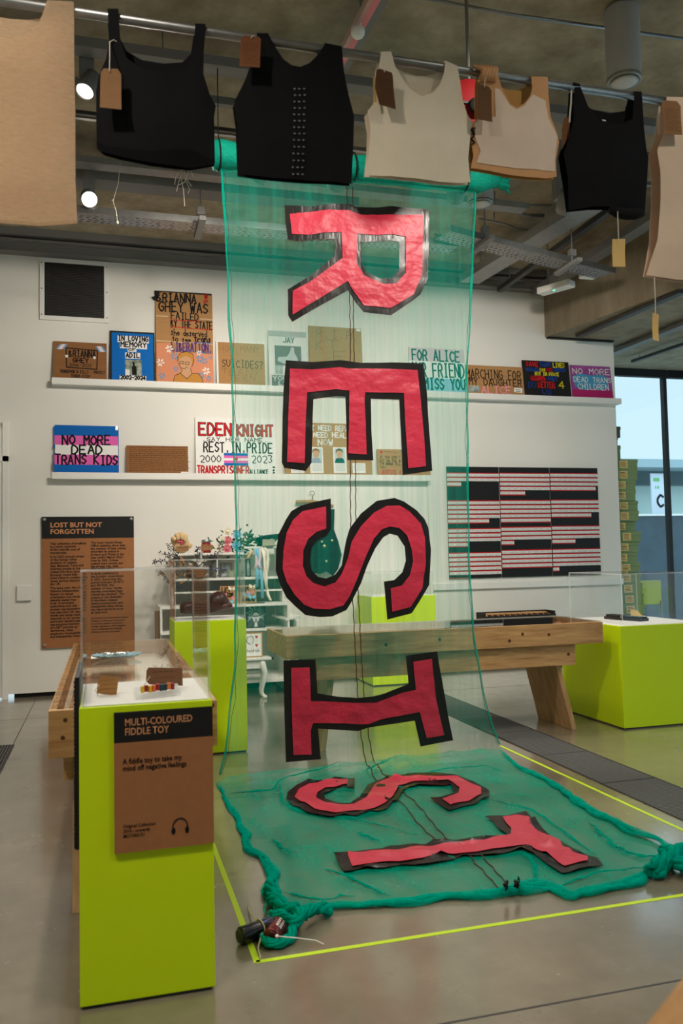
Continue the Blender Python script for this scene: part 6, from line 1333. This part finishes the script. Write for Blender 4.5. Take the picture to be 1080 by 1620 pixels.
# 7 nude at the right edge
t7_, f7, _ = garment('long pale nude sleeveless top at the right end of the rail', Z8(870, 120, 4.767, [(850, 182), (980, 185), (1010, 300), (1060, 420), (1150, 470), (1240, 400), (1290, 200), (1400, 190), (1410, 560), (1420, 1000), (1480, 1540), (1200, 1555), (950, 1545), (710, 1510), (775, 1250), (795, 950), (795, 750), (770, 590), (820, 460), (832, 300)]), M['nude'], range(2, 6), ((0, 1), (6, 7)), .5)
b = bm_new(); tube(b, [at(870+x/4.767, 120+y_/4.767, Y=YR-.026) for x, y_ in ((822, 235), (820, 330), (822, 440))], .004, 6); obj('scalloped_trim', b, M['string'], t7_)
# tags
YT_ = YR-.075
def Zt(*a): return Z8(*a)
hang = lambda x, y, xx, yy: [(x, y, YT_-.004), ((x+xx)/2+.5, (y+yy)/2, YT_-.006), (xx, yy, YT_+.02)]
note_tag('paper_tag', 'blank brown tag tied by a white string to the black tank top', [(159, 114), (164, 108), (186, 109), (191.5, 117), (192, 173.5), (158, 170)], YT_, M['kraft'], lines=0, string=[(173, 113, YT_-.003), (173.5, 90, YT_-.004), (173.5, 66, YT_+.04), (180, 63, YT_+.045), (186, 67, YT_+.05)])
note_tag('paper_tag', 'handwritten brown tag at the shoulder of the hook-fronted black top', [(381, 60), (386, 56), (409, 58), (412.5, 62), (411, 107), (378.5, 105)], YT_, mat('tag_red_brown', (128, 82, 54), .8, .1), lines=9, string=[(397, 60, YT_-.003), (400, 56, YT_), (406, 59, YT_+.04)])
note_tag('paper_tag', 'dark brown closely written tag at the shoulder of the cream top', Zt(560, 60, 5.4, [(190, 275), (215, 262), (320, 295), (330, 320), (355, 610), (215, 568), (180, 420)]), YT_, mat('tag_dark_brown', (98, 68, 48), .85, .1), lines=12, string=[(608, 114, YT_-.003), (607, 108, YT_), (606, 100, YT_+.035)])
note_tag('paper_tag', 'narrow yellow slip behind the brown tag on the cream top', Zt(560, 60, 5.4, [(163, 330), (185, 338), (192, 550), (166, 552)]), YT_+.02, M['manila'], lines=0)
note_tag('paper_tag', 'plain dull brown tag at the shoulder of the peach top', Zt(720, 90, 6, [(212, 256), (320, 282), (345, 320), (350, 618), (215, 592)]), YT_, mat('tag_dull_brown', (112, 82, 58), .85, .1), lines=0, string=[(766, 138, YT_-.003), (767, 128, YT_), (768, 120, YT_+.04)])
note_tag('paper_tag', 'brown tag half hidden at the left side of the black racer top', Zt(870, 120, 4.767, [(105, 320), (125, 308), (150, 330), (152, 450), (105, 520), (86, 560), (92, 400)]), YR-.01, mat('tag_mid_brown', (124, 86, 56), .85, .1), lines=5)
note_tag('paper_tag', 'plain yellow tag dangling on a string below the black racer top', Zt(870, 120, 4.767, [(470, 1230), (566, 1230), (567, 1440), (472, 1440)]), YT_, M['manila'], lines=0, string=[(978.2, 381, YT_-.003), (977.5, 360, YT_), (976.4, 330, YT_+.01)])
note_tag('paper_tag', 'handwritten brown tag at the shoulder of the pale nude top', Zt(870, 120, 4.767, [(838, 215), (865, 184), (955, 192), (985, 228), (996, 445), (862, 440), (855, 330)]), YT_, mat('tag_warm_brown', (150, 110, 76), .85, .1), lines=11)
note_tag('paper_tag', 'narrow yellow tag dangling on a string below the pale nude top', Zt(840, 420, 4.5, [(865, 335), (908, 350), (908, 540), (866, 530)]), YT_, M['manila'], lines=0, string=[(1036.5, 496, YT_-.003), (1036, 465, YT_), (1034.5, 438, YT_+.015)])
for o in list(COL.objects):
    if o.type == 'MESH' and len(o.data.polygons) == 0: bpy.data.objects.remove(o)
